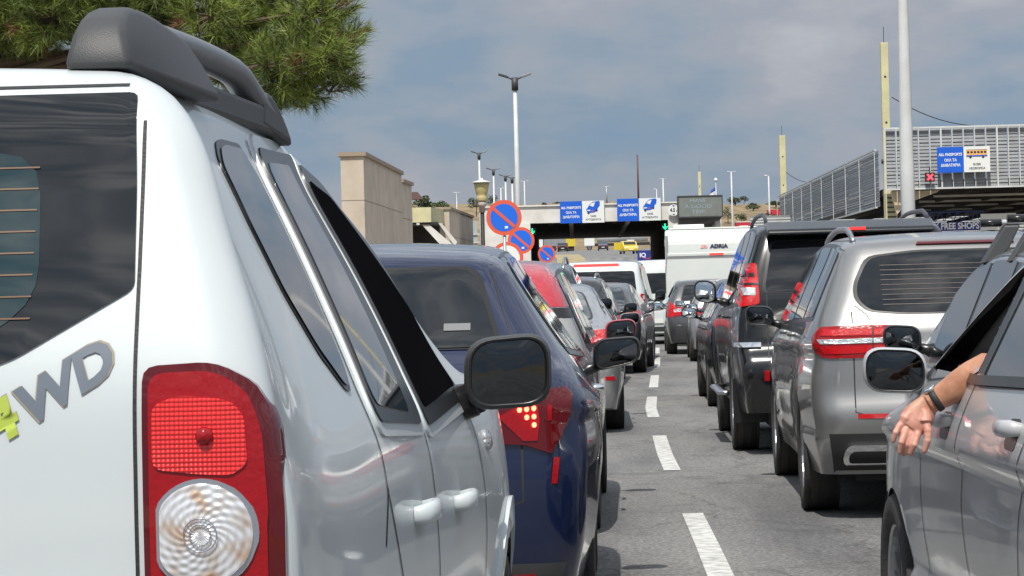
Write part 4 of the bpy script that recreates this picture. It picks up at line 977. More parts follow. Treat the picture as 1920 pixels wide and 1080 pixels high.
# red roofed hatchback: round ringed lamps, two-tone
rr_, Br = carx('hatch', 'two_tone_hatchback', 'pearl hatchback with a red roof and round ringed tail lights, behind the blue car', 'car', P_CREAM, -.40, 14.55, .05, 4.05, 1.76, 1.53, .75, 2.55, R=.32, step=.045, belt=(1.06, .98),
    prof=[(.06,.24),(.0,.42),(0,.6),(.02,.82),(.03,1.02),(.07,1.16),(.16,1.34),(.27,1.44),(.42,1.50),(1.0,1.535),(1.7,1.53),(2.3,1.45),(2.8,1.22),(3.2,1.02),(3.3,.99),(3.7,.91),(3.95,.78),(4.03,.62),(4.05,.45),(4.0,.22)],
    rear=[(-.62, 1.05), (.62, 1.05), (.5, 1.37), (-.5, 1.37)], lamps=[], mir=(2.62, 1.08, .20, .155, P_REDR, MIRD), wins=((.40, .80), (.90, 1.6), (1.68, 2.45)), marg=.085, handles=True, hnd=(1.3, 2.1))
for sd_ in ('right', 'left'):
    Br.patch([(.155, 1.26), (.345, 1.26), (.35, 1.38), (.44, 1.455), (.6, 1.485), (.6, 1.505), (.45, 1.485), (.34, 1.43), (.24, 1.36)], sd_, P_REDR, 'roof_pillar_panel', off=.003, step=.03)
    Br.patch([(.13, 1.20), (.34, 1.20), (.345, 1.255), (.155, 1.255)], sd_, TRIM, 'pillar_band', off=.004, step=.03)
Br.patch([(-.60, .30), (.60, .30), (.60, 2.15), (-.60, 2.15)], 'top', P_REDR, 'roof_skin', off=.003, step=.06, clip=.25, depth=.002)
Br.patch([(-.52, 1.385), (.52, 1.385), (.50, 1.50), (-.50, 1.50)], 'rear', P_REDR, 'rear_roof_edge', off=.003, step=.05)
for s_ in (1, -1):
    Br.patch([(s_ * .545, 1.26), (s_ * .735, 1.26), (s_ * .69, 1.38), (s_ * .60, 1.47), (s_ * .525, 1.47), (s_ * .535, 1.36)][::s_], 'rear', P_REDR, 'rear_pillar_panel', off=.004, step=.04)
    cxl, czl = s_ * .68, .92
    for r_, m_, o_ in ((.155, REDD, .008), (.135, REDB, .012), (.105, TRIM, .015), (.088, REDB, .018), (.062, TRIM, .021), (.046, REDB, .024), (.022, TRIM, .027)):
        Br.patch([(cxl + r_ * .95 * math.cos(a), czl + r_ * math.sin(a)) for a in np.linspace(0, 2 * math.pi, 28, endpoint=False)], 'rear', m_, 'tail_light', off=o_, step=.03)
# ---------------------------------------------------------------- right lane, far to near
cxw = carx('hatch', 'gunmetal_hatchback', 'gunmetal hatchback with bright red and clear tail lights behind the caravan', 'car', P_GREY, 3.98, 51.5, .045, 4.3, 1.82, 1.50, .8, 2.62, R=.33, step=.06, belt=(1.05, .95),
    rear=[(-.62, 1.06), (.62, 1.06), (.52, 1.38), (-.52, 1.38)], lamps=[([(.50, .80), (.86, .74), (.885, .88), (.84, 1.06), (.72, .98), (.50, .93)], REDB, 'tail_light'), ([(.56, .86), (.74, .84), (.76, .90), (.60, .92)], CLEAR, 'reversing_light')],
    mir=(2.8, 1.03, .19, .14, P_GREY, MIRR), wins=((.38, .8), (.9, 1.65), (1.75, 2.65)))
carx('hatch', 'silver_hatchback', 'silver hatchback with a black bumper strip next to the gunmetal hatchback', 'car', P_SILV, 4.05, 46.2, .05, 4.0, 1.76, 1.46, .75, 2.5, R=.31, step=.06, belt=(1.03, .95), glass=GLASS_L,
    rear=[(-.60, 1.04), (.60, 1.04), (.5, 1.36), (-.5, 1.36)], lamps=[(hatchlamp(.60, .85, .82, .98), REDB, 'tail_light')], mir=(2.6, 1.02, .19, .14, TRIM, MIRR), wins=((.38, .8), (.9, 1.55), (1.65, 2.45)), bump=.36)
carx('hatch', 'blue_hatchback', 'dark blue hatchback mostly hidden between the near-black saloon and the silver hatchback', 'car', P_NAVY, 3.72, 38.4, .05, 4.1, 1.76, 1.47, .8, 2.55, step=.08,
    rear=[(-.6, 1.04), (.6, 1.04), (.5, 1.36), (-.5, 1.36)], lamps=[(hatchlamp(.55, .84, .82, .98), RED, 'tail_light')], mir=(2.7, 1.02, .19, .14, P_NAVY, MIRR))
carx('sedan', 'black_saloon', 'shiny black saloon in the right lane just ahead of the black off-roader', 'car', P_BLACK, 3.06, 28.8, .035, 4.6, 1.80, 1.44, .95, 2.65, R=.33, step=.06, belt=(1.0, .92),
    rear=[(-.6, 1.04), (.6, 1.04), (.5, 1.33), (-.5, 1.33)], lamps=[(hatchlamp(.5, .84, .84, .98), RED, 'tail_light')], mir=(3.1, 1.03, .19, .14, TRIM, MIRR), wins=((.72, 1.05), (1.12, 1.9), (2.0, 2.9)), marg=.065)
# black off-roader
rb, Bb = carx('suv', 'black_offroader', 'tall black off-roader with stacked red tail lights and a rear roof spoiler', 'car', P_BLACK, 2.72, 21.1, .040, 4.84, 1.885, 1.86, 1.12, 2.79, R=.385, step=.045, belt=(1.22, 1.10), clr=.34,
    prof=[(.10,.42),(.03,.50),(0,.66),(.02,.78),(.10,.86),(.12,1.0),(.13,1.22),(.20,1.45),(.30,1.70),(.36,1.80),(.50,1.835),(1.2,1.86),(2.2,1.85),(2.9,1.76),(3.3,1.48),(3.55,1.24),(3.75,1.19),(4.3,1.14),(4.65,1.02),(4.80,.85),(4.84,.6),(4.74,.36)],
    fz=[(.3,.92),(.6,.98),(.85,1),(1.1,.985),(1.22,.955),(1.5,.87),(1.7,.80),(1.86,.76)],
    rear=[(-.72, 1.28), (.72, 1.28), (.64, 1.70), (-.64, 1.70)], lamps=[], rr=.07, rc=.10,
    mir=(3.15, 1.30, .20, .22, TRIM, MIRR, dict(rr=.4)), rails=(.40, 3.0, .08, TRIM), wins=((.42, 1.05), (1.18, 1.95), (2.07, 3.0)), hnd=(1.6, 2.4), bump=.62, bumpm=P_BLACK, rimm=ALLOY)
for s_ in (1, -1):
    pl = [(s_ * .735, 1.20), (s_ * .925, 1.17), (s_ * .905, 1.33), (s_ * .875, 1.50), (s_ * .745, 1.52), (s_ * .74, 1.36)]
    if s_ < 0: pl = pl[::-1]
    tl = Bb.patch(pl, 'rear', REDB, 'tail_light', off=.03, step=.025, rnd=.02)
    for (x0, x1, z0, z1, m_) in ((.765, .85, 1.265, 1.325, CLEAR), (.765, .84, 1.41, 1.44, TRIM), (.735, .90, 1.345, 1.36, TRIM)):
        Bb.patch([(s_ * x0, z0), (s_ * x1, z0), (s_ * x1, z1), (s_ * x0, z1)][::s_], 'rear', m_, 'lamp_insert', off=.036, step=.03, parent=tl)
    Bb.patch([(s_ * .62 - .10, .60), (s_ * .62 + .10, .60), (s_ * .62 + .10, .68), (s_ * .62 - .10, .68)], 'rear', RED, 'reflector', off=.02, step=.04)
    Bb.patch([(s_ * .735, .86), (s_ * .93, .86), (s_ * .93, .90), (s_ * .735, .90)][::s_], 'rear', CHROME, 'bumper_step', off=.02, step=.03)
    # mud flap
    MB().box(s_ * .62 - .0, s_ * .94, .66, .675, .24, .60).build('mud_flap', TRIM, rb) if s_ > 0 else MB().box(-.94, -.62, .66, .675, .24, .60).build('mud_flap', TRIM, rb)
MB().prism([(.18, 1.78), (.16, 1.745), (.30, 1.73), (.62, 1.80), (.62, 1.855), (.36, 1.845)], 'x', -.66, .66).build('roof_spoiler', P_BLACK, rb, False, .015)
MB().box(-.11, .11, .150, .170, 1.765, 1.785).build('high_brake_light', REDLIT, rb)
MB().tube([(-.93, 1.75, .44), (-.99, 1.85, .44), (-.99, 3.2, .44), (-.93, 3.3, .44)], .045, 8, flat=.5).build('side_step', ALLOY, rb, True)
MB().tube([(.93, 1.75, .44), (.99, 1.85, .44), (.99, 3.2, .44), (.93, 3.3, .44)], .045, 8, flat=.5).build('side_step', ALLOY, rb, True)
# silver crossover with wide lights
rc_, Bc = carx('suv', 'silver_crossover', 'metallic silver-brown crossover with wide tail lights and oval chrome exhausts', 'car', P_TITAN, 2.64, 15.3, .046, 4.66, 1.89, 1.64, .95, 2.87, R=.36, step=.03, belt=(1.17, 1.06), clr=.26,
    prof=[(.14,.30),(.06,.36),(.01,.48),(0,.62),(.035,.74),(.045,.90),(.06,1.08),(.13,1.20),(.26,1.38),(.36,1.52),(.42,1.585),(.62,1.62),(1.2,1.645),(2.0,1.64),(2.7,1.55),(3.15,1.31),(3.45,1.13),(3.65,1.08),(4.2,.98),(4.5,.84),(4.63,.66),(4.66,.45),(4.60,.26)],
    fz=[(.25,.93),(.5,.985),(.75,1),(1.0,.975),(1.12,.945),(1.3,.87),(1.5,.775),(1.65,.71)], ptr=(.05, .9), rr=.17, rc=.16, crown=.22,
    rear=[(-.60, 1.185), (-.40, 1.165), (.40, 1.165), (.60, 1.185), (.665, 1.26), (.66, 1.34), (.58, 1.50), (.3, 1.53), (-.3, 1.53), (-.58, 1.50), (-.66, 1.34), (-.665, 1.26)], lamps=[], glass=None,
    mir=(3.05, 1.14, .19, .145, TRIM, MIRD), rails=(.60, 3.0, .055, ALLOY), wins=((.50, 1.0), (1.10, 1.85), (1.95, 2.95)), hnd=(1.55, 2.4), bump=.50, bumpm=RUB, marg=.08, bulge=.03, crease=((.97, .90, .010), (.50, .45, -.006)))
for s_ in (1, -1):
    pl = [(s_ * .36, .95), (s_ * .60, .925), (s_ * .84, .925), (s_ * .895, .97), (s_ * .90, 1.04), (s_ * .86, 1.10), (s_ * .60, 1.11), (s_ * .36, 1.10)][::s_]
    tl = Bc.patch(pl, 'rear', RED, 'tail_light', off=.012, step=.025, rnd=.02)
    Bc.patch([(s_ * .37, 1.01), (s_ * .86, 1.005), (s_ * .875, 1.03), (s_ * .37, 1.04)][::s_], 'rear', CLEAR, 'lamp_strip', off=.017, step=.02, parent=tl)
    Bc.patch([(s_ * .38, 1.05), (s_ * .86, 1.05), (s_ * .85, 1.085), (s_ * .38, 1.085)][::s_], 'rear', REDB, 'lamp_segment', off=.017, step=.025, parent=tl)
    Bc.patch([(s_ * .38, .955), (s_ * .84, .95), (s_ * .865, .99), (s_ * .38, .995)][::s_], 'rear', REDB, 'lamp_segment', off=.017, step=.025, parent=tl)
    Bc.seam([(s_ * .575, .93), (s_ * .568, 1.10)], 'rear', w=.007, off=.019); Bc.seam([(s_ * .568, 1.11), (s_ * .60, 1.17), (s_ * .66, 1.22)], 'rear', w=.005, off=.002, m=RUB)
    Bc.patch([(s_ * .50 - .17, .585), (s_ * .50 + .17, .585), (s_ * .50 + .17, .61), (s_ * .50 - .17, .61)], 'rear', REDB, 'reflector', off=.006, step=.03)
    ex = roundpoly([(s_ * .55 - .20, .33), (s_ * .55 + .17, .33), (s_ * .55 + .20, .39), (s_ * .55 + .17, .44), (s_ * .55 - .17, .44), (s_ * .55 - .20, .40)], .05, 4)
    Bc.patch(ex, 'rear', CHROME, 'exhaust_trim', off=.03, step=.03)
    Bc.patch([((a - s_ * .55) * .86 + s_ * .55, (b - .385) * .55 + .375) for a, b in ex], 'rear', DARKIN, 'exhaust_outlet', off=.034, step=.03)
Bc.patch([(-.34, .90), (.34, .90), (.34, 1.06), (-.34, 1.06)], 'rear', P_TITAN, 'plate_recess', off=.003, step=.03)
MB().box(-.26, .26, .012, .030, .885, .995).build('number_plate', mat('plate_white', (.7, .7, .68), .4), rc_)
MB().box(-.262, -.215, .008, .012, .885, .995).build('plate_country_band', mat('plate_blue', (.02, .08, .5), .4), rc_)
Bc.patch([(-.28, 1.558), (.28, 1.558), (.27, 1.574), (-.27, 1.574)], 'rear', REDD, 'high_brake_light', off=.012, step=.03)
for t in range(9):
    z_ = 1.22 + t * .028
    Bc.seam([(-.5, z_), (.5, z_)], 'rear', w=.0035, name='defroster_wire', m=mat('defroster', (.05, .03, .02), .5), off=.0078)
# second car of the right lane: silver, roof bars
rh, Bh = carx('hatch', 'pale_silver_hatchback', 'pale silver hatchback with aluminium roof bars, seen between the nearest car and the crossover', 'car', P_SILV, 2.70, 10.2, .035, 3.75, 1.72, 1.50, .65, 2.42, R=.31, step=.05, belt=(1.07, .95),
    rear=[(-.58, 1.06), (.58, 1.06), (.5, 1.38), (-.5, 1.38)], lamps=[(hatchlamp(.55, .82, .82, 1.0), RED, 'tail_light')], mir=(2.30, 1.085, .175, .135, TRIM, MIRD), wins=((.32, .7), (.80, 1.42), (1.5, 2.25)), hnd=(1.2, 1.9))
for y in (1.0, 1.75):
    z = 1.60; b = MB(); b.tube([(-.60, y, z), (.60, y, z)], .022, 12, flat=.6)
    o = b.build('roof_bar', mat('bar_aluminium', (.75, .76, .77), .3, .6), rh, True)
    for s_ in (1, -1):
        MB().tube([(s_ * .57, y, z), (s_ * .66, y, z)], .026, 10, flat=.7).build('end_cap', TRIM, o, True)
        MB().prism([(s_ * .49, 1.587), (s_ * .56, 1.587), (s_ * .665, 1.42), (s_ * .60, 1.42), (s_ * .54, 1.49)], 'y', y - .04, y + .04).build('bar_foot', PLAST, o, False, .008)
# ---------------------------------------------------------------- blue crossover ahead of the white car
BL = P_BLUE
rq, Bq = carx('suv', 'blue_crossover', 'deep blue crossover with angular lit tail lights right in front of the white car', 'car', BL, -.60, 9.72, .034, 4.36, 1.795, 1.555, .80, 2.64, R=.345, step=.028, belt=(1.16, 1.02), clr=.24,
    prof=[(.12,.26),(.05,.32),(.01,.46),(0,.60),(.0,.72),(.01,.82),(.02,.95),(.04,1.04),(.09,1.10),(.17,1.15),(.30,1.28),(.43,1.42),(.48,1.475),(.55,1.505),(.85,1.54),(1.4,1.56),(2.0,1.56),(2.5,1.49),(2.95,1.26),(3.3,1.08),(3.45,1.03),(3.9,.95),(4.2,.82),(4.33,.64),(4.36,.45),(4.3,.26)],
    fz=[(.25,.92),(.5,.98),(.75,1),(.95,.985),(1.06,.94),(1.16,.865),(1.34,.735),(1.48,.645),(1.56,.615)], rr=.17, rc=.16, ptr=(.05, .9), bulge=.045, bumps=((.62, .86, .45, .16, .03),),
    rear=[(-.54, 1.15), (.54, 1.15), (.575, 1.18), (.49, 1.45), (-.49, 1.45), (-.575, 1.18)], lamps=[], mir=(2.78, 1.055, .215, .160, TRIM, MIRD, dict(taper=.45, rr=.35, st=.02)), wins=((.74, 1.08), (1.14, 1.75), (1.85, 2.75)), bump=.40, marg=.07, crease=((.92, .84, .012),), handles=False)
for s_ in (1, -1):
    def Q(l): return [(s_ * a, b) for a, b in l][::s_]
    tl = Bq.patch(Q([(.20, .845), (.36, .835), (.55, .825), (.66, .815), (.745, .785), (.785, .85), (.815, .93), (.822, .985), (.80, 1.01), (.72, 1.005), (.64, .985), (.54, .93), (.36, .925), (.20, .92)]), 'rear', REDD, 'tail_light', off=.014, step=.018)
    Bq.patch(Q([(.565, .915), (.64, .955), (.702, .965), (.710, .90), (.700, .83), (.65, .83)]), 'rear', RED, 'lamp_wing', off=.019, step=.018, parent=tl)
    Bq.patch(Q([(.735, .90), (.75, .90), (.752, .95), (.737, .955)]), 'rear', RED, 'lamp_slot', off=.018, step=.018, parent=tl)
    Bq.patch(Q([(.38, .865), (.50, .855), (.50, .89), (.46, .905), (.40, .905)]), 'rear', CLEAR, 'reversing_light', off=.019, step=.018, parent=tl)
    for (a, b) in ((.640, .938), (.665, .940), (.690, .942), (.665, .912), (.690, .914), (.690, .885)):
        Bq.patch([(s_ * (a + .0085 * math.cos(t)), b + .0095 * math.sin(t)) for t in np.linspace(0, 6.2832, 10, endpoint=False)], 'rear', LED, 'led', off=.024, step=.02, parent=tl)
    Bq.patch(Q([(.745, .68), (.765, .68), (.775, .77), (.755, .77)]), 'rear', RED, 'reflector', off=.008, step=.02); Bq.patch(Q([(.55, .34), (.68, .345), (.68, .365), (.55, .36)]), 'rear', RED, 'bumper_reflector', off=.012, step=.02)
    sd_ = 'right' if s_ > 0 else 'left'
    h = Bq.ray(2.15, .93, sd_); MB().tube([(h[0].x - s_ * .01, 2.07, .93), (h[0].x + s_ * .03, 2.09, .93), (h[0].x + s_ * .03, 2.2, .93), (h[0].x - s_ * .01, 2.22, .93)], .014, 8).build('door_handle', CHROME, rq, True)
    for pth in ([(1.9, 1.07), (1.93, .7), (1.85, .36)], [(2.9, 1.03), (2.86, .7), (2.9, .36)], [(1.12, 1.13), (1.2, .9), (1.22, .7)]): Bq.seam(pth, sd_, w=.007, m=RUB)
    Bq.seam([(s_ * .53, 1.49), (s_ * .54, 1.42), (s_ * .615, 1.18), (s_ * .62, 1.10), (s_ * .62, 1.03)], 'rear', w=.006, m=RUB); Bq.seam([(s_ * .555, .82), (s_ * .555, .945)], 'rear', w=.006, m=RUB, off=.02)
    Bq.seam([(s_ * .555, .82), (s_ * .56, .72), (s_ * .50, .66), (0, .66)], 'rear', w=.008, m=RUB)
Bq.patch([(.37, 1.215), (.465, 1.215), (.465, 1.240), (.37, 1.240)], 'rear', mat('sticker_grey', (.16, .165, .17), .6), 'window_sticker', off=.009, step=.03)
MB().box(-.26, .26, -.012, .0, .70, .81).build('number_plate', mat('plate_white', (.7, .7, .68), .4), rq)

# ---------------------------------------------------------------- white off-roader, nearest on the left
WP = P_PEARL
r1, B1 = carx('suv', 'white_offroader', 'white off-roader with a 4WD sticker and big red tail light, nearest on the left', 'car', WP, -1.150, 4.20, .080, 4.3, 1.82, 1.70, .86, 2.67, R=.345, step=.022, belt=(1.14, 1.10), clr=.30,
    prof=[(.08,.40),(.02,.48),(0,.62),(.02,.78),(.035,.84),(.05,.95),(.052,1.1),(.06,1.25),(.09,1.36),(.15,1.53),(.19,1.64),(.24,1.685),(.36,1.703),(.6,1.715),(1.2,1.725),(2.0,1.705),(2.5,1.63),(2.9,1.42),(3.25,1.23),(3.4,1.19),(3.95,1.12),(4.18,1.02),(4.28,.82),(4.3,.6),(4.25,.36)],
    fz=[(.3,.92),(.5,.97),(.75,1),(.95,1),(1.08,.985),(1.2,.935),(1.35,.865),(1.5,.795),(1.62,.735),(1.72,.70)], rr=.075, rc=.085, rt=.075, crown=.22, ptr=(.0, .9), ptf=(.10, 1.0), bulge=.035, arch=1.15,
    bumps=((.08, 1.36, .36, .20, .062), (.06, 1.63, .34, .17, .115), (.10, 1.05, .25, .3, .012), (3.1, 1.25, 1.0, .22, -.060), (2.5, 1.60, 1.1, .22, -.065)), wins=((2.06, 2.07),), rear=None, lamps=[], handles=False, bump=None, plate=None, mir=None)
# the generic sliver windows are replaced by the real ones
for o in list(r1.children):
    if o.name.startswith(('side_window', 'window_trim')): bpy.data.objects.remove(o)
QW = [(.86, 1.58), (.92, 1.612), (1.0, 1.622), (1.20, 1.625), (1.245, 1.58), (1.20, 1.40), (1.13, 1.225), (1.09, 1.19), (1.04, 1.195), (.93, 1.26), (.86, 1.36), (.84, 1.48)]
RW = [(1.40, 1.625), (1.97, 1.64), (1.80, 1.10), (1.22, 1.135)]
FW = [(2.07, 1.63), (2.36, 1.60), (2.62, 1.47), (2.88, 1.28), (2.92, 1.10), (1.90, 1.09)]
def grow(p, k):
    cx_ = sum(a for a, b in p) / len(p); cy_ = sum(b for a, b in p) / len(p); return [(cx_ + (a - cx_) * (1 + k / max(.1, abs(a - cx_))), cy_ + (b - cy_) * (1 + k / max(.1, abs(b - cy_)))) for a, b in p]
for sd_ in ('right', 'left'):
    B1.patch(QW, sd_, TRIM, 'window_seal', off=.003, rnd=.02, depth=.004); B1.patch(grow(QW, -.010), sd_, GLASS, 'quarter_window', off=.006, rnd=.02, depth=.004)
    for w_, nm in ((RW, 'rear_side_window'), (FW, 'front_side_window')):
        B1.patch(grow(w_, .028), sd_, WP, 'door_frame', off=.006, rnd=.05, depth=.008)
        B1.patch(grow(w_, .004), sd_, TRIM, 'window_seal', off=.010, rnd=.04, depth=.006); B1.patch(grow([(1.40, 1.625), (1.86, 1.64), (1.68, 1.10), (1.22, 1.135)], -.024) if nm[0] == 'r' else grow(w_, -.03), sd_, GLASS if nm[0] == 'r' else mat('open_window_shadow', (.006, .006, .007), .9, spec=0.0), nm, off=.012, rnd=.04, depth=.005)  # front pane is a matte black sheet painting the dark cabin behind it
    for pth in ([(2.02, 1.66), (1.85, 1.07), (1.88, .8), (1.88, .40)], [(1.33, 1.64), (1.17, 1.2), (1.14, 1.02), (1.24, .88), (1.42, .62), (1.55, .40)], [(2.94, 1.08), (2.92, .8), (2.92, .42)], [(1.15, 1.02), (1.05, .93)]): B1.seam(pth, sd_, w=.009, m=RUB, off=.0015)
    s_ = 1 if sd_ == 'right' else -1
    for y, z in ((1.56, .945), (2.30, .905)):
        h = B1.ray(y, z, sd_); hx = h[0].x
        MB().tube([(hx - s_ * .012, y - .072, z - .004), (hx + s_ * .022, y - .066, z), (hx + s_ * .032, y - .035, z + .002), (hx + s_ * .032, y + .035, z + .002), (hx + s_ * .022, y + .066, z), (hx - s_ * .012, y + .072, z - .004)], [.009, .0115, .012, .012, .0115, .009], 12, flat=1.7).build('door_handle', WP, r1, True)
    h = B1.ray(2.40, .80, sd_); MB().tube([(h[0].x, 2.52, .85), (h[0].x + s_ * .004, 2.52, .85)], .012, 12).build('lock', CHROME, r1) if False else None
    h = B1.ray(3.12, .98, sd_); B1.patch(roundpoly([(3.09, .96), (3.17, .96), (3.17, 1.01), (3.09, 1.01)], .02), sd_, CLEAR, 'side_repeater', off=.008, dome=.012)
    # flared arches
    for yw in (.86, 3.53):
        Ra = .397; o1 = [(yw + (Ra + .005) * math.cos(t), .34 + (Ra + .005) * math.sin(t)) for t in np.linspace(-.05, math.pi + .05, 26)]; o2 = [(yw + (Ra + .075) * math.cos(t), .34 + (Ra + .075) * math.sin(t)) for t in np.linspace(math.pi + .05, -.05, 26)]
        B1.patch(o1 + o2, sd_, WP, 'wheel_arch', off=.012, step=.03, depth=.004)
# rear glass, black surround
RG = [(.712, 1.372), (.708, 1.50), (.700, 1.640), (-.700, 1.640), (-.708, 1.50), (-.712, 1.372), (-.56, 1.285), (-.40, 1.225), (.40, 1.225), (.56, 1.285)]
B1.patch(RG[::-1], 'rear', GLASS, 'rear_window', off=.003, rnd=.012, depth=.006)
INN = [(.585, 1.36), (.575, 1.56), (-.575, 1.56), (-.60, 1.36), (-.5, 1.30), (.5, 1.30)]
B1.patch(INN[::-1], 'rear', mat('green_tint_glass', (.005, .024, .028), .04, coat=1.0, coatr=0.0), 'rear_glass_centre', off=.0045, rnd=.06, depth=.002)
for t in range(8): B1.seam([(-.575, 1.335 + t * .029), (.575, 1.335 + t * .029)], 'rear', w=.0022, m=mat('defroster_brown', (.12, .055, .02), .5), off=.0058, name='defroster_wire')
B1.seam([(.714, 1.60), (.717, 1.4), (.717, .5)], 'rear', w=.005, m=RUB, off=.0016); B1.seam([(-.714, 1.60), (-.717, 1.4), (-.717, .5)], 'rear', w=.005, m=RUB, off=.0016)
B1.seam([(-.685, 1.652), (.685, 1.652)], 'rear', w=.004, m=RUB, off=.0016); B1.seam([(-.717, .56), (.717, .56)], 'rear', w=.008, m=RUB, off=.0016)
# raised tailgate field round the plate
for s_ in (1, -1):
    B1.patch(([(.70, .60), (.70, 1.23), (.64, 1.20), (.585, 1.13), (.57, 1.06), (.57, .60)] if s_ > 0 else [(-.70, .60), (-.70, 1.23), (-.64, 1.20), (-.585, 1.13), (-.57, 1.06), (-.57, .60)]), 'rear', WP, 'tailgate_shoulder', off=.006, rnd=.03, dome=.008, depth=.002) if False else None
    def Q(l): return [(s_ * a, b) for a, b in l][::s_]
    LP = [(.728, .86), (.728, 1.268), (.82, 1.272), (.868, 1.245), (.893, 1.19), (.905, 1.08), (.905, .95), (.90, .86)]
    tl = B1.patch(Q(LP), 'rear', REDD, 'tail_light', off=.010, step=.016, rnd=.02, depth=.03)
    B1.patch(Q([(.737, .87), (.737, 1.258), (.82, 1.260), (.858, 1.235), (.878, 1.18), (.886, 1.08), (.886, .95), (.884, .87)]), 'rear', RED, 'outer_lens', off=.0145, step=.016, rnd=.02, parent=tl)
    GR = mat('reflex_grid', (.62, .008, .008), .10, coat=.6); 
    if not GR.node_tree.nodes.get('vg'):
        t = GR.node_tree; b = t.nodes['Principled BSDF']; tcn = N(t, 'ShaderNodeTexCoord'); mpx = N(t, 'ShaderNodeMapping', name='vg'); mpx.inputs['Rotation'].default_value = (0, 0, 0)
        vo = N(t, 'ShaderNodeTexVoronoi', feature='F1'); vo.inputs['Scale'].default_value = 165; vo.inputs['Randomness'].default_value = 0.0
        sep = N(t, 'ShaderNodeSeparateXYZ'); cmb = N(t, 'ShaderNodeCombineXYZ'); t.links.new(tcn.outputs['Object'], sep.inputs[0]); t.links.new(sep.outputs[0], cmb.inputs[0]); t.links.new(sep.outputs[2], cmb.inputs[1])
        t.links.new(cmb.outputs[0], vo.inputs[0]); rr3 = ramp(t, [(0.22, (.90, .035, .03)), (.45, (.62, .006, .008)), (.7, (.30, .002, .004))]); t.links.new(vo.outputs[0], rr3.inputs[0]); t.links.new(rr3.outputs[0], b.inputs['Base Color'])
        bp = N(t, 'ShaderNodeBump'); bp.inputs['Strength'].default_value = .9; bp.inputs['Distance'].default_value = -.004; t.links.new(vo.outputs[0], bp.inputs['Height']); t.links.new(bp.outputs[0], b.inputs['Normal'])
    B1.patch(Q(roundpoly([(.742, 1.135), (.742, 1.218), (.78, 1.230), (.840, 1.222), (.858, 1.20), (.862, 1.138), (.845, 1.125), (.80, 1.128)], .015)), 'rear', GR, 'reflex_lens', off=.0175, step=.02, parent=tl)
    cxl, czl = .806, 1.050
    h = B1.ray(s_ * .812, 1.178, 'rear'); MB().lathe([(0.0, .010), (.008, .008), (.0115, .003), (.012, 0)], 16, Matrix.Translation(h[0] + Vector((0, -.0195, 0))) @ Matrix.Rotation(math.pi / 2, 4, 'X')).build('bulb', RED, tl, True)
    B1.patch([(s_ * (cxl + max(-.060, .070 * math.cos(a))), czl + .072 * math.sin(a)) for a in np.linspace(0, 6.2832, 40, endpoint=False)], 'rear', mat('lamp_rim', (.45, .47, .52), .15, .8), 'lamp_ring', off=.018, step=.02, parent=tl)
    CS = mat('swirl_lens', (.7, .7, .7), .2, .5, coat=1.0)
    if not CS.node_tree.nodes.get('sw'):
        t = CS.node_tree; b = t.nodes['Principled BSDF']; tcn = N(t, 'ShaderNodeTexCoord'); mpx = N(t, 'ShaderNodeMapping', name='sw'); h0 = B1.ray(cxl, czl, 'rear')[0]
        mpx.inputs['Location'].default_value = (-cxl, 0, -czl); t.links.new(tcn.outputs['Object'], mpx.inputs[0])
        sep = N(t, 'ShaderNodeSeparateXYZ'); t.links.new(mpx.outputs[0], sep.inputs[0])
        an = N(t, 'ShaderNodeMath', operation='ARCTAN2'); t.links.new(sep.outputs[2], an.inputs[0]); t.links.new(sep.outputs[0], an.inputs[1])
        p1_ = N(t, 'ShaderNodeMath', operation='POWER'); p1_.inputs[1].default_value = 2; p2_ = N(t, 'ShaderNodeMath', operation='POWER'); p2_.inputs[1].default_value = 2
        t.links.new(sep.outputs[0], p1_.inputs[0]); t.links.new(sep.outputs[2], p2_.inputs[0]); sm = N(t, 'ShaderNodeMath', operation='ADD'); t.links.new(p1_.outputs[0], sm.inputs[0]); t.links.new(p2_.outputs[0], sm.inputs[1]); rt_ = N(t, 'ShaderNodeMath', operation='SQRT'); t.links.new(sm.outputs[0], rt_.inputs[0])
        tw = N(t, 'ShaderNodeMath', operation='MULTIPLY_ADD'); tw.inputs[1].default_value = 22; t.links.new(rt_.outputs[0], tw.inputs[0]); t.links.new(an.outputs[0], tw.inputs[2])
        sn = N(t, 'ShaderNodeMath', operation='MULTIPLY'); sn.inputs[1].default_value = 20; t.links.new(tw.outputs[0], sn.inputs[0]); s1 = N(t, 'ShaderNodeMath', operation='SINE'); t.links.new(sn.outputs[0], s1.inputs[0])
        sn2 = N(t, 'ShaderNodeMath', operation='MULTIPLY'); sn2.inputs[1].default_value = 620; t.links.new(rt_.outputs[0], sn2.inputs[0]); s2 = N(t, 'ShaderNodeMath', operation='SINE'); t.links.new(sn2.outputs[0], s2.inputs[0])
        mu = N(t, 'ShaderNodeMath', operation='ADD'); t.links.new(s1.outputs[0], mu.inputs[0]); t.links.new(s2.outputs[0], mu.inputs[1])
        mr_ = N(t, 'ShaderNodeMapRange'); mr_.inputs[1].default_value = -2; mr_.inputs[2].default_value = 2; t.links.new(mu.outputs[0], mr_.inputs[0])
        bp = N(t, 'ShaderNodeBump'); bp.inputs['Strength'].default_value = .55; bp.inputs['Distance'].default_value = .003; t.links.new(mr_.outputs[0], bp.inputs['Height']); t.links.new(bp.outputs[0], b.inputs['Normal'])
        ns = N(t, 'ShaderNodeTexNoise'); ns.inputs['Scale'].default_value = 28; t.links.new(tcn.outputs['Object'], ns.inputs[0])
        rr3 = ramp(t, [(.45, (.78, .79, .81)), (.60, (.62, .52, .45)), (.74, (.62, .32, .14))]); t.links.new(ns.outputs[0], rr3.inputs[0]); t.links.new(rr3.outputs[0], b.inputs['Base Color'])
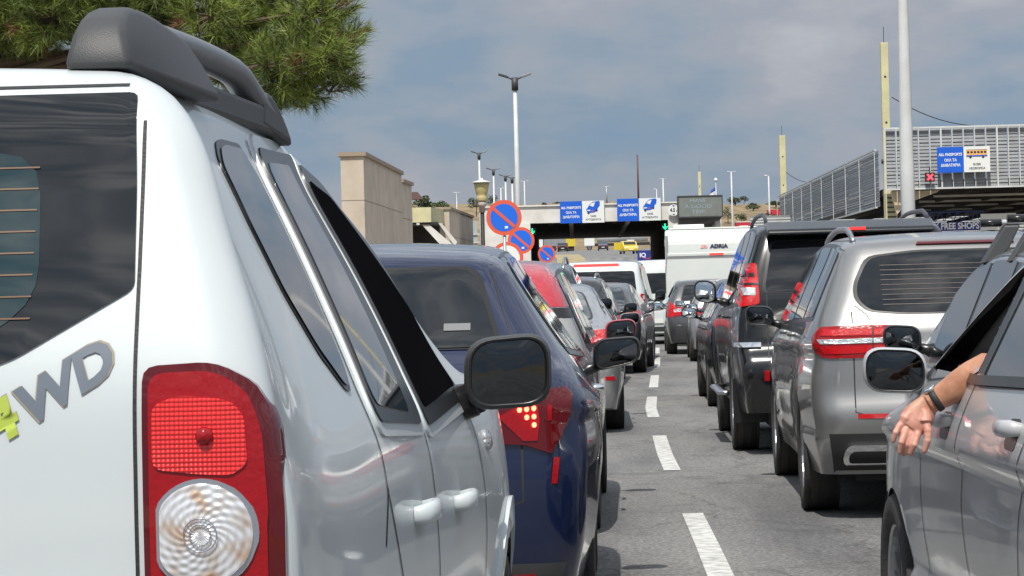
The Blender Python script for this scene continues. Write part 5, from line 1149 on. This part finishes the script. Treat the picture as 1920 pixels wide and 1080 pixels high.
    B1.patch([(s_ * (cxl + max(-.055, .064 * math.cos(a))), czl + .066 * math.sin(a)) for a in np.linspace(0, 6.2832, 40, endpoint=False)], 'rear', CS, 'round_lens', off=.021, step=.012, dome=.006, parent=tl)
    h = B1.ray(s_ * cxl, czl, 'rear')
    for rr4 in (.022, .014): MB().tube([h[0] + Vector((rr4 * math.cos(a), -.030, rr4 * math.sin(a))) for a in np.linspace(0, 6.2832, 25)], .0009, 5, cap=False, up=(0, 1, 0)).build('lens_ridge', mat('lamp_rim', (.45, .47, .52), .15, .8), tl, True)
    # roof rail with a big black rear foot
    foot = catmull([(.27, 1.68), (.29, 1.735), (.35, 1.770), (.45, 1.782), (.60, 1.778), (.75, 1.764), (.84, 1.738), (.94, 1.68)], .03)
    fo_ = MB().prism(foot, 'x', s_ * .580, s_ * .680); fo_.v = [(a - s_ * .25 * (c - 1.675) if abs(a) > .63 else a + s_ * .18 * (c - 1.675), b, c) for a, b, c in fo_.v]; fo_.build('rail_foot', PLAST, r1, True, .020)
    MB().prism(catmull([(1.55, 1.68), (1.59, 1.742), (1.66, 1.746), (1.82, 1.70), (1.90, 1.66)], .04), 'x', s_ * .575, s_ * .636).build('rail_foot', PLAST, r1, False, .015)
    MB().tube([(s_ * (.634 - .016 * y), y, 1.758 + .012 * math.sin((y - .6) / 1.1 * math.pi) - .16 * max(0, (y - 1.4))) for y in np.linspace(.60, 1.72, 16)], .029, 14, flat=.85).build('roof_rail', mat('rail_grey', (.16, .17, .185), .42, .3), r1, True)
    MB().box(s_ * .608 - .026, s_ * .608 + .026, .85, 1.7, 1.67, 1.722).build('rail_base', PLAST, r1, bevel=.01)
for k in range(1): 
    M = Matrix.Rotation(math.pi / 2, 4, 'X')
# sticker letters laid on the tailgate skin
def skin_text(s, size, cx_, cz_, ang, m, off, name, shear=.25, sx=1.12):
    o = text_mesh(s, size, Matrix.Identity(4), m, name, r1, bold=size * .040, depth=0.0)
    ca, sa = math.cos(ang), math.sin(ang)
    bm = bmesh.new(); bm.from_mesh(o.data); bmesh.ops.subdivide_edges(bm, edges=bm.edges, cuts=1)
    for v in bm.verts:
        x, y = v.co.x * sx + v.co.y * shear, v.co.y; px_, pz_ = cx_ + x * ca - y * sa, cz_ + x * sa + y * ca
        h = B1.ray(px_, pz_, 'rear'); v.co = h[0] + Vector((0, -off, 0)) if h else Vector((px_, 0, pz_))
    bm.to_mesh(o.data); bm.free(); return o
skin_text('WD', .072, .628, 1.250, math.radians(31), mat('sticker_outline', (.30, .27, .20), .4), .0022, 'letter_outline', sx=1.12)  # slightly larger letters underneath form the printed outline of the sticker
skin_text('WD', .069, .628, 1.250, math.radians(31), mat('sticker_slate', (.13, .155, .19), .4), .0028, 'sticker_letters', sx=1.12)
skin_text('4', .072, .543, 1.200, math.radians(31), mat('sticker_outline', (.30, .27, .20), .4), .0022, 'letter_outline', sx=1.2)
skin_text('4', .069, .543, 1.200, math.radians(31), mat('sticker_lime', (.38, .47, .07), .4), .0028, 'sticker_letters', sx=1.2)
B1.patch([(-.88, .42), (.88, .42), (.88, .60), (-.88, .60)], 'rear', PLAST, 'rear_bumper_skirt', off=.012)
MB().box(-.26, .26, .0, .012, .68, .79).build('number_plate', mat('plate_white'), r1)
S1 = 1; mirror(r1, 1, .985, 2.80, 1.165, .205, .180, PLAST, MIRD, taper=.92, d=.14, stem=.055, yaw=10, rr=.36, drop=.02, mount=TRIM); MB().tube([(S1 * .70, 2.86, 1.07), (S1 * .80, 2.86, 1.075), (S1 * .90, 2.85, 1.10)], [.07, .055, .04], 12).build('mirror_base', TRIM, r1, True)
S1 = -1; mirror(r1, -1, -.985, 2.80, 1.165, .205, .180, PLAST, MIRD, taper=.92, d=.14, stem=.055, yaw=10, rr=.36, drop=.02, mount=TRIM); MB().tube([(S1 * .70, 2.86, 1.07), (S1 * .80, 2.86, 1.075), (S1 * .90, 2.85, 1.10)], [.07, .055, .04], 12).build('mirror_base', TRIM, r1, True)

# ---------------------------------------------------------------- graphite car, nearest on the right, driver's window open
hole = [(2.12, 1.12), (2.95, 1.075), (2.74, 1.175), (2.48, 1.30), (2.24, 1.385), (2.12, 1.39)]
r2, B2 = carx('hatch', 'silver_grey_hatchback', 'shiny silver-grey hatchback with an open window, nearest on the right', 'car', P_GRAPH, 2.075, 5.70, .015, 4.4, 1.80, 1.50, .95, 2.70, R=.335, step=.026, belt=(1.150, 1.02), clr=.22,
    prof=[(.06,.24),(.015,.40),(0,.58),(.03,.80),(.07,1.0),(.16,1.14),(.36,1.34),(.50,1.43),(.64,1.465),(1.1,1.495),(1.6,1.50),(2.0,1.485),(2.3,1.42),(2.72,1.25),(3.08,1.085),(3.22,1.04),(3.75,.955),(4.12,.84),(4.32,.70),(4.40,.5),(4.33,.24)],
    fz=[(.2,.92),(.45,.965),(.66,.985),(.86,1),(.98,.985),(1.08,.95),(1.2,.885),(1.35,.80),(1.5,.73)], hole=(-1, hole), crease=((.90, .84, .014), (.52, .42, -.010)), bulge=.032, rc=.13,
    rear=[(-.62, 1.10), (.62, 1.10), (.52, 1.40), (-.52, 1.40)], lamps=[(hatchlamp(.5, .86, .86, 1.04), RED, 'tail_light')], mir=(2.95, 1.085, .190, .145, P_GRAPH, MIRD, dict(rr=.42, taper=.86, st=-.015)), wins=((.45, .88), (.96, 1.95)), handles=False, marg=.080, bump=.42)
side_windows(B2, ((2.25, 2.9),), (1.150, 1.02), .08, GLASS, .03, sides=('right',))
B2.seam(hole, 'left', w=.040, m=TRIM, off=.004, closed=True, name='window_seal')
B2.seam([(2.035, 1.42), (2.035, 1.10)], 'left', w=.075, m=TRIM, off=.0075, name='door_pillar')
B2.seam([(.55, 1.122), (2.1, 1.083), (2.22, 1.086)], 'left', w=.026, m=TRIM, off=.008, name='belt_moulding')
for sd_ in ('left', 'right'):
    s_ = 1 if sd_ == 'right' else -1
    for pth in ([(2.07, 1.10), (2.13, .96), (2.19, .75), (2.19, .32)], [(2.98, 1.05), (2.955, .8), (2.97, .36)], [(1.10, 1.12), (1.16, 1.0), (1.30, .80), (1.38, .55), (1.40, .32)]): B2.seam(pth, sd_, w=.0075, m=RUB, off=.0015)
    for (y, z) in ((1.36, .985), (2.36, .955)):
        h = B2.ray(y, z, sd_); hx = h[0].x
        B2.patch(roundpoly([(y - .08, z - .042), (y + .07, z - .042), (y + .08, z + .030), (y - .07, z + .035)], .035, 4), sd_, TRIM, 'handle_cup', off=.0015, step=.02)
        MB().tube([(hx - s_ * .012, y - .088, z + .012), (hx + s_ * .020, y - .078, z + .014), (hx + s_ * .030, y - .03, z + .012), (hx + s_ * .030, y + .03, z + .010), (hx + s_ * .020, y + .078, z + .008), (hx - s_ * .012, y + .088, z + .008)], [.010, .015, .0155, .0145, .014, .010], 12, flat=1.4).build('door_handle', P_GRAPH, r2, True)
it = MB(); x0_, x1_, y0_, y1_, z0_, z1_ = -.66, .6, 1.3, 3.2, .45, 1.38
v = [(x0_, y0_, z0_), (x1_, y0_, z0_), (x1_, y1_, z0_), (x0_, y1_, z0_), (x0_ + .02, y0_, z1_), (x1_, y0_, z1_), (x1_, y1_ - 1.0, z1_), (x0_ + .02, y1_ - 1.0, z1_)]
it.add(v, [(0, 1, 2, 3), (4, 7, 6, 5), (0, 4, 5, 1), (1, 5, 6, 2), (2, 6, 7, 3)]); it.build('cabin_lining', mat('cabin_trim', (.13, .115, .10), .9), r2)
sm_ = mat('seat_fabric', (.09, .088, .085), .9)
MB().prism(catmull([(1.65, .55), (1.95, .52), (1.92, .75), (1.74, 1.10), (1.66, 1.18), (1.56, 1.16), (1.56, .9)], .1), 'x', -.62, -.14).build('driver_seat', sm_, r2, False, .04)
MB().box(-.47, -.29, 1.54, 1.64, 1.14, 1.32).build('head_restraint', sm_, r2, bevel=.04)
MB().tube([(-.74, 2.98, 1.07), (-.69, 2.72, 1.19), (-.63, 2.42, 1.33), (-.60, 2.2, 1.39)], .028, 8).build('pillar_lining', mat('pillar_grey', (.20, .19, .18), .8), r2, True); MB().tube([(-.38 + .19 * math.cos(a), 2.42 + .07 * math.sin(a), .98 + .18 * math.sin(a)) for a in np.linspace(0, 6.2832, 25)], .014, 8, cap=False).build('steering_wheel', RUB, r2, True)
MB().box(-.82, -.76, 2.22, 2.95, .5, 1.045).build('door_card', mat('door_card', (.05, .045, .04), .8), r2)

# ---------------------------------------------------------------- the driver's arm
pr = tag(empty('person', (1.75, 6.75, .75)), 'person resting a bare arm with a black watch out of the nearest car window', 'person')
def loc(p): return Vector(p) - Vector((1.75, 6.75, .75))
PZ = 7.02
def A(px, py, dz=0.0): return P(px, py, PZ + dz)
el = A(1851, 692, -.03); wr = A(1742, 757); sh = Vector((1.62, 6.74, 1.22))
m = MB()
m.tube([sh, sh.lerp(el, .5), el + Vector((.03, -.01, .005))], [.060, .053, .048], 20)
fa = [el + Vector((.035, 0, .0)), el, el.lerp(wr, .25), el.lerp(wr, .5), el.lerp(wr, .75), el.lerp(wr, .93), wr]
m.tube(fa, [.040, .0465, .0475, .043, .035, .0295, .030], 24, flat=.88, up=(0, 1, 0))
pc_ = A(1719, 785, -.005); kn = A(1705, 803, -.012)
m.tube([wr + (el - wr).normalized() * .02, wr, wr.lerp(pc_, .5), pc_, pc_.lerp(kn, .6), kn], [.027, .031, .039, .0455, .0415, .034], 24, flat=.46, up=(0, 1, 0))
m.tube([A(1735, 770, -.008), A(1734, 790, -.018), A(1735, 803, -.014)], [.016, .020, .013], 14)  # ball of the thumb
m.tube([A(1712, 768, -.004), A(1697, 785, -.012), A(1692, 797, -.010)], [.014, .017, .011], 14)  # little-finger edge
fing = [([(1694, 790), (1686, 799), (1679, 811), (1675, 827)], (.0105, .0095, .0085, .0070), (0, -.012, -.022, -.012)),
        ([(1702, 797), (1696, 812), (1690, 830), (1687, 848)], (.0115, .0105, .0092, .0076), (0, -.016, -.028, -.016)),
        ([(1710, 800), (1706, 815), (1700, 833), (1695, 851)], (.0115, .0108, .0096, .0078), (0, -.010, -.016, -.002)),
        ([(1721, 800), (1720, 815), (1714, 834), (1707, 850)], (.0115, .0106, .0094, .0078), (0, -.016, -.026, -.012)),
        ([(1735, 792), (1740, 808), (1739, 825), (1733, 846)], (.0135, .0118, .0106, .0084), (-.010, -.024, -.026, -.018))]
for pts, rad, dzs in fing:
    q = [A(a, b, d - .006) for (a, b), d in zip(pts, dzs)]; full = []; rs_ = []
    for i in range(3):
        for t_ in (0, .33, .67): full.append(q[i].lerp(q[i + 1], t_)); rs_.append(rad[i] * (1 - t_) + rad[i + 1] * t_ + (.0005 if t_ == 0 and i else -.0002))
    full.append(q[3]); rs_.append(rad[3]); e_ = (q[3] - q[2]).normalized(); full.append(q[3] + e_ * rad[3] * .6); rs_.append(rad[3] * .75); full.append(q[3] + e_ * rad[3] * .95); rs_.append(rad[3] * .3)
    m.tube(full, rs_, 12)
# shoulders, torso, neck and head, inside the car
tc_ = Vector((1.80, 6.72, 0))
m.tube([tc_ + Vector((0, 0, .70)), tc_ + Vector((0, 0, .88)), tc_ + Vector((0, -.03, 1.05)), tc_ + Vector((0, -.04, 1.17)), tc_ + Vector((0, -.03, 1.24))], [.165, .16, .18, .17, .10], 24, flat=.62, up=(0, 1, 0))
m.tube([tc_ + Vector((0, -.03, 1.18)), tc_ + Vector((0, .0, 1.27))], [.065, .06], 16)
m.tube([tc_ + Vector((0, .01, 1.23)), tc_ + Vector((0, .01, 1.26)), tc_ + Vector((0, .01, 1.31)), tc_ + Vector((0, 0, 1.37)), tc_ + Vector((0, 0, 1.40))], [.05, .072, .082, .078, .04], 18)
m.tube([tc_ + Vector((0, .085, 1.33)), tc_ + Vector((0, .112, 1.30))], [.012, .016], 10)
m.tube([tc_ + Vector((.17, -.03, 1.16)), Vector((2.1, 6.9, 1.02)), Vector((1.95, 7.15, 1.05))], [.06, .045, .03], 14)
m.tube([sh, tc_ + Vector((-.02, -.04, 1.16))], [.062, .08], 16)
SK = bpy.data.materials.new('skin'); SK.use_nodes = True; t = SK.node_tree; b = t.nodes['Principled BSDF']
b.inputs['Roughness'].default_value = .48; b.inputs['Subsurface Weight'].default_value = .15; b.inputs['Subsurface Scale'].default_value = .01; b.inputs['Subsurface Radius'].default_value = (1, .3, .15)
tcn = N(t, 'ShaderNodeTexCoord'); sep = N(t, 'ShaderNodeSeparateXYZ'); t.links.new(tcn.outputs['Object'], sep.inputs[0])
ns = N(t, 'ShaderNodeTexNoise'); ns.inputs['Scale'].default_value = 22; ns.inputs['Detail'].default_value = 5; t.links.new(tcn.outputs['Object'], ns.inputs[0])
arm_c = ramp(t, [(.35, (.33, .145, .080)), (.65, (.46, .225, .135))]); hand_c = ramp(t, [(.35, (.50, .22, .165)), (.65, (.64, .34, .265))]); t.links.new(ns.outputs[0], arm_c.inputs[0]); t.links.new(ns.outputs[0], hand_c.inputs[0])
mr = N(t, 'ShaderNodeMapRange'); mr.inputs[1].default_value = wr.z - .75 - .035; mr.inputs[2].default_value = wr.z - .75 + .005; mr.inputs[3].default_value = 1; mr.inputs[4].default_value = 0; t.links.new(sep.outputs[2], mr.inputs[0])
mxs = N(t, 'ShaderNodeMix', data_type='RGBA'); t.links.new(mr.outputs[0], mxs.inputs[0]); t.links.new(arm_c.outputs[0], mxs.inputs[6]); t.links.new(hand_c.outputs[0], mxs.inputs[7]); t.links.new(mxs.outputs[2], b.inputs['Base Color'])
ns2 = N(t, 'ShaderNodeTexNoise'); ns2.inputs['Scale'].default_value = 140; t.links.new(tcn.outputs['Object'], ns2.inputs[0]); bp = N(t, 'ShaderNodeBump'); bp.inputs['Strength'].default_value = .35; bp.inputs['Distance'].default_value = .002; t.links.new(ns2.outputs[0], bp.inputs['Height']); t.links.new(bp.outputs[0], b.inputs['Normal'])
bo = meshobj('skin', [loc(p) for p in m.v], m.f, SK, pr); bo.name = 'arm_and_body'
md = bo.modifiers.new('r', 'REMESH'); md.mode = 'VOXEL'; md.voxel_size = .0026; md.use_smooth_shade = True
md = bo.modifiers.new('s', 'SMOOTH'); md.factor = .5; md.iterations = 5
dg = bpy.context.evaluated_depsgraph_get(); dg.update(); me = bpy.data.meshes.new_from_object(bo.evaluated_get(dg)); bo.modifiers.clear(); bo.data = me
me.materials.clear(); me.materials.append(SK)
for pl in me.polygons: pl.use_smooth = True
MB().tube([loc(tc_ + Vector((0, 0, .69))), loc(tc_ + Vector((0, 0, .88))), loc(tc_ + Vector((0, -.03, 1.05))), loc(tc_ + Vector((0, -.04, 1.17))), loc(tc_ + Vector((0, -.03, 1.23)))], [.175, .17, .19, .18, .11], 28, flat=.66, up=(0, 1, 0)).build('shirt', mat('dark_shirt', (.03, .035, .05), .9), pr, True)
MB().lathe([(.084, 1.33), (.090, 1.36), (.078, 1.405), (.05, 1.42), (0, 1.425)], 18, Matrix.Translation(loc(tc_ + Vector((0, -.012, 0))))).build('hair', mat('dark_hair', (.02, .015, .012), .8, bump=.5, bscale=80), pr, True)
# wrist watch
ax = (wr - el).normalized(); cpt = wr - ax * .022
ua = Vector((0, 1, 0)); ua = (ua - ax * ua.dot(ax)).normalized(); wa = ax.cross(ua); Mw = Matrix((wa, ua, ax)).transposed().to_4x4(); Mw.translation = loc(cpt)
def ering(r1x, r1y, h0, h1, n=32): return [(r1x * math.cos(2 * math.pi * k / n), r1y * math.sin(2 * math.pi * k / n), hh) for hh in (h0, h1) for k in range(n)]
m = MB(); n = 32; vv = ering(.0325, .0285, -.0085, -.0085) ; prof_ = [(0.0, -.009), (.0022, -.008), (.003, 0), (.0022, .008), (0.0, .009)]
vv = []; 
for (o_, hh) in prof_: vv += [Mw @ Vector(((.0325 + o_) * math.cos(2 * math.pi * k / n), (.0288 + o_) * math.sin(2 * math.pi * k / n), hh)) for k in range(n)]
ff = [(i * n + k, i * n + (k + 1) % n, (i + 1) * n + (k + 1) % n, (i + 1) * n + k) for i in range(4) for k in range(n)]
wt_ = meshobj('watch', vv, ff, RUB, pr, True)
out = (Vector((-.75, 0, .66))); out = (out - ax * out.dot(ax)).normalized(); Mc = out.to_track_quat('Z', 'Y').to_matrix().to_4x4(); Mc.translation = loc(cpt + out * .033)
MB().lathe([(0, .007), (.015, .0068), (.0175, .004), (.0185, -.002), (.0165, -.004)], 24, Mc).build('watch_case', CHROME, wt_, True)
MB().lathe([(0, .0075), (.0135, .0073)], 20, Mc).build('watch_dial', GLASS, wt_, True)
# ---------------------------------------------------------------- far traffic beyond the gate
smallcar(1055, 430, -.05, P_BLACK, 'black_car', 'small black car driving away uphill beyond the gate, left side', 'car')
smallcar(1131, 430, -.03, P_NAVY, 'navy_car', 'dark blue suv driving away uphill in the middle of the gate opening', 'car')
tx = smallcar(1174, 300, math.pi + .1, P_YEL, 'taxi', 'yellow car facing the camera with its door open beyond the gate', 'car')
MB().prism([(0, 0), (.95, .15), (.95, .19), (0, .04)], 'z', .45, 1.3).build('open_door', P_YEL, tx).location = (.86, 2.6, 0)
for (px, lab, n) in ((1138, 'white tanker lorry parked on the road behind the dark blue suv', 0), (1196, 'white tanker lorry parked at the right end of the uphill road', 1)):
    Z = 465; p = P(px, 460, Z); r = tag(empty('tanker_lorry', (p.x, Z, gz(Z)), math.radians(-92 if n else 88)), lab, 'lorry')
    MB().tube([(0, -4.2, 2.5), (0, 1.8, 2.5)], 1.15, 16).build('tank', M_SW, r, True); MB().box(-1.15, 1.15, 2.2, 4.1, .7, 3.2).build('cab', M_SW, r, bevel=.15); MB().box(-.5, .5, -4.4, 4, .7, 1.2).build('chassis', RUB, r)
    MB().box(-1.0, 1.0, 4.101, 4.14, 1.9, 2.9).build('windscreen', GLASS, r)
    for y in (-3.6, -2.4, 3.2):
        for sx in (-1, 1): wheel(r, sx * 1.0, y, .5, n=12)
p = P(1022, 462, 440); r = tag(empty('grey_lorry', (p.x, 440, gz(440)), .1), 'grey and white lorry parked left beyond the gate', 'lorry')
MB().box(-.2, 3.6, 0, 2.4, .9, 3.6).build('cargo_box', M_GAL, r, bevel=.05); MB().box(-2.2, -.3, 0, 2.3, .7, 3.4).build('cab', M_SW, r, bevel=.15)
for x in (-1.3, 1.5, 2.7): MB().tube([(x, -.1, .5), (x, .3, .5)], .5, 12).build('wheel', TYRE, r)
farveh(1067, 462, 450, 'yellow_container', 'small yellow container on the hillside road beyond the gate', 'container', [('box', P_YEL, -1.15, 1.15, 0, 2, .8, 2.4), ('feet', RUB, -.9, .9, .2, 1.8, 0, .79)])
farveh(1182, 462, 450, 'pink_container', 'small faded red container right of the uphill road', 'container', [('box', mat('faded_red', (.55, .15, .17), .7), -.95, .95, 0, 2, .4, 1.5), ('roof', M_SW, -.6, .7, .2, 1.8, 1.501, 1.7)])
p = P(1412, 432, 300); r = tag(empty('red_trailer', (p.x, 300, p.z)), 'row of red trailers with white lettering on the hill beside the louvred screen', 'trailer')
MB().box(-1.9, 1.2, 0, 2.4, -.2, 1.0).build('cargo_box', mat('trailer_red', (.45, .02, .04), .6), r); MB().box(1.22, 1.9, .1, 2, -.5, 1.4).build('end_frame', P_YEL, r); MB().box(1.95, 3.3, .8, 3, .9, 2.4).build('upper_box', mat('trailer_red', (.45, .02, .04), .6), r)
MB().box(-1.95, 1.1, -.02, 2.4, 1.001, 1.08).build('roof', M_SW, r); MB().tube([(.8, -.04, .4), (.8, -.01, .4)], .33, 14).build('round_emblem', M_BLK, r)
MB().box(-1.9, 1.2, .5, 2, -6, -.2).build('stand', M_GAL, r)
MB().box(-.3, .4, -.02, -.004, .2, .55).build('pale_stripe', M_SW, r); MB().box(-1.6, -.6, -.02, -.004, .45, .6).build('pale_stripe', M_SW, r)
# ---------------------------------------------------------------- vegetation
def leafmat(name, c1, c2):
    return mat(name, c1, .7, noise=c2, nscale=1.3)
def bush(px, pyb, Z, w, h, label, name='bush', m=None, n=None, trunk=False, cat='bush'):
    rg2 = random.Random(int(px * 7 + Z))
    if Z >= 470: Z = min(range(492, 602, 3), key=lambda q: abs(P(px, pyb, q).z - gz(q)))
    p = P(px, pyb, Z); p.z = min(p.z, gz(Z) + .1) if Z >= 470 else p.z; r = tag(empty(name, (p.x, Z, p.z)), label, cat)
    v = []; f = []; n = n or 420; s = w * .045
    blobs = [(rg2.uniform(-.33, .33) * w, rg2.uniform(-.25, .25) * w, (rg2.uniform(.3, .75)) * h, rg2.uniform(.18, .3)) for _ in range(9)]
    for i in range(n):
        bx_, by_, bz_, br = rg2.choice(blobs); d = Vector((rg2.gauss(0, 1), rg2.gauss(0, 1), rg2.gauss(0, 1))).normalized() * rg2.uniform(.6, 1.0)
        c = Vector((bx_ + d.x * br * w, by_ + d.y * br * w, max(.0, bz_ + d.z * br * h)))
        a = Vector((rg2.gauss(0, 1), rg2.gauss(0, 1), rg2.gauss(0, 1))).normalized(); b_ = a.cross(Vector((rg2.gauss(0, 1), rg2.gauss(0, 1), rg2.gauss(0, 1)))).normalized(); k = len(v)
        q = s * rg2.uniform(.7, 1.6); v += [c - a * q, c + b_ * q * .6, c + a * q, c - b_ * q * .6]; f.append((k, k + 1, k + 2, k + 3))
    meshobj('foliage' if not trunk else 'crown', v, f, m or leafmat('olive_leaves', (.075, .095, .035), (.03, .045, .018)), r)
    MB().tube([(0, 0, -h * .6 if trunk else -.3), (.03 * w, 0, h * .5)], [w * .05, w * .02], 6).build('trunk' if trunk else 'stem', mat('bark', (.12, .09, .06), .9), r)
    return r
TL = leafmat('light_leaves', (.13, .16, .07), (.05, .075, .03))
bush(800, 396, 330, 3.4, 2.2, 'round light green tree on the skyline right of the brown-roofed hut', 'tree', TL, 900, True, 'tree')
bush(826, 394, 330, 2.6, 1.3, 'low green tree at the right end of the skyline trees', 'tree', TL, 500, True, 'tree')
bush(893, 392, 340, 2.2, 1.7, 'dark tree behind the black lamp post', 'tree', None, 500, True, 'tree'); bush(922, 385, 340, 1.8, 1.5, 'dark tree between the bell lamp and the next mast', 'tree', None, 500, True, 'tree')
bush(1453, 450, 200, 1.9, 2.2, 'dark green bush against the foot of the side screen', n=900)
bush(1365, 415, 480, 2.4, 3.2, 'dark bush left of the twin-head post on the right hill'); bush(1378, 386, 560, 3.2, 2.0, 'dark bush on the crest of the right hill', n=500); bush(1412, 393, 530, 3.6, 1.6, 'wide low bush in the middle of the right hillside')
bush(1430, 411, 480, 1.6, 1.5, 'tiny bush low on the right hillside'); bush(1390, 418, 470, 2.6, 2.2, 'bush just above the red trailers'); bush(1455, 386, 560, 4.2, 1.2, 'long dark scrub on the crest near the single-head post'); bush(1395, 380, 565, 2.2, 1.5, 'spiky shrub on the crest of the right hill')
bush(1022, 386, 560, 1.6, .9, 'speck of scrub on the skyline left of the first passport sign'); bush(1044, 385, 560, 1.9, 1.0, 'scrub on the skyline touching the first passport sign')
bush(885, 398, 540, 3.4, 1.6, 'reddish scrub high on the left hillside', m=leafmat('dry_leaves', (.16, .11, .06), (.08, .06, .03)))
# pine
pn = tag(empty('pine_tree', (-6.2, 19.5, 0)), 'big long-needled pine tree overhanging the queue at top left', 'tree')
r5 = random.Random(11)
def V3(*a): return Vector(a)
MB().tube([(0, 0, 0), (.1, .05, 1.5), (.3, .1, 3.2), (.35, .1, 5.5), (.3, 0, 8)], [.24, .21, .18, .13, .06], 12).build('trunk', mat('pine_bark', (.13, .085, .06), .9, noise=(.06, .04, .03), nscale=9, bump=1, bscale=25), pn, True)
# clumps given in photograph pixels and distance, then filled out upward and sideways
clumps = []
for (px, py, r_, Z) in ((540, 120, 105, 19.0), (620, 95, 75, 18.8), (575, 170, 55, 19.0), (480, 70, 90, 19.3), (430, 130, 60, 19.6), (640, 140, 48, 19.0), (590, 20, 90, 19.0), (400, 30, 90, 19.0), (300, 20, 80, 19.4), (200, 20, 90, 19.2), (100, 30, 95, 19.0), (20, 40, 90, 19.2), (60, 90, 60, 19.4), (655, 60, 40, 19.0), (480, 0, 90, 19.4), (140, -30, 110, 19.0), (10, -40, 100, 19), (560, -60, 100, 19.2), (330, -60, 120, 19.2), (-60, 30, 100, 19.3), (430, 190, 30, 19.2), (520, 185, 40, 19.1), (0, 100, 40, 19.6)):
    clumps.append((P(px, py, Z), r_ / F * Z))
for k in range(26):
    a = r5.uniform(0, 6.28); rr2 = r5.uniform(.5, 3.6); clumps.append((Vector((-5.9 + rr2 * math.cos(a), 20.2 + rr2 * math.sin(a) * .8, r5.uniform(4.4, 7.6))), r5.uniform(.5, .8)))
nv = []; nf = []; bv = []; bf = []; cols = []
br = MB()
for (c, R_) in clumps:
    c = Vector(c); root_p = Vector((-5.95, 19.6, max(2.6, c.z - .5 + r5.uniform(-.2, .4))))
    mid = root_p.lerp(c, .5) + Vector((0, 0, -.12)); loc = Vector((-6.2, 19.5, 0))
    br.tube([root_p - loc, mid - loc, c - loc], [.06, .035, .015], 6)
    far = c.z > 4.2 and c.y > 19.8
    nt_ = int((60 if far else 120) * (R_ / .35) ** 2)
    for i in range(nt_):
        d = Vector((r5.gauss(0, 1), r5.gauss(0, 1), r5.gauss(0, 1))).normalized(); q = r5.uniform(.25, 1) ** .6
        tp = c + Vector((d.x, d.y, d.z * .75)) * R_ * q
        ax = (d + Vector((.25, -.15, .55)) + Vector((r5.gauss(0, .25), r5.gauss(0, .25), r5.gauss(0, .25)))).normalized()
        base = tp - ax * .12
        if r5.random() < .35: br.tube([c.lerp(base, .2) - loc, base - loc], [.009, .005], 4, cap=False)
        br.tube([base - loc, tp - loc], [.006, .004], 4, cap=False)
        dead = r5.random() < .03; tone = 2 if dead else (0 if r5.random() < .55 else 1)
        for j in range(20 if far else 46):
            t_ = r5.random(); o_ = base.lerp(tp, t_)
            nd = (ax * r5.uniform(.55, 1.3) + Vector((r5.gauss(0, 1), r5.gauss(0, 1), r5.gauss(0, 1))).normalized() * .75).normalized()
            ln = r5.uniform(.09, .15); sd2 = nd.cross(Vector((r5.gauss(0, 1), r5.gauss(0, 1), r5.gauss(0, 1)))).normalized() * .0022
            e_ = o_ + nd * ln + Vector((0, 0, -.008)); k = len(nv)
            nv += [o_ - sd2 - loc, o_ + sd2 - loc, e_ - loc]; nf.append((k, k + 1, k + 2)); cols.append(tone)
mn = [mat('pine_needles', (.27, .34, .06), .45, noise=(.14, .20, .04), nscale=1.8), mat('pine_needles_deep', (.09, .135, .035), .5, noise=(.17, .22, .05), nscale=2), mat('dead_needles', (.20, .09, .04), .8)]
cr = meshobj('crown', nv, nf, mn, pn); cr.data.polygons.foreach_set('material_index', cols)
br.build('branches', mat('twig', (.10, .07, .045), .9), pn)
print('needles', len(nf), 'objects', len(bpy.data.objects))
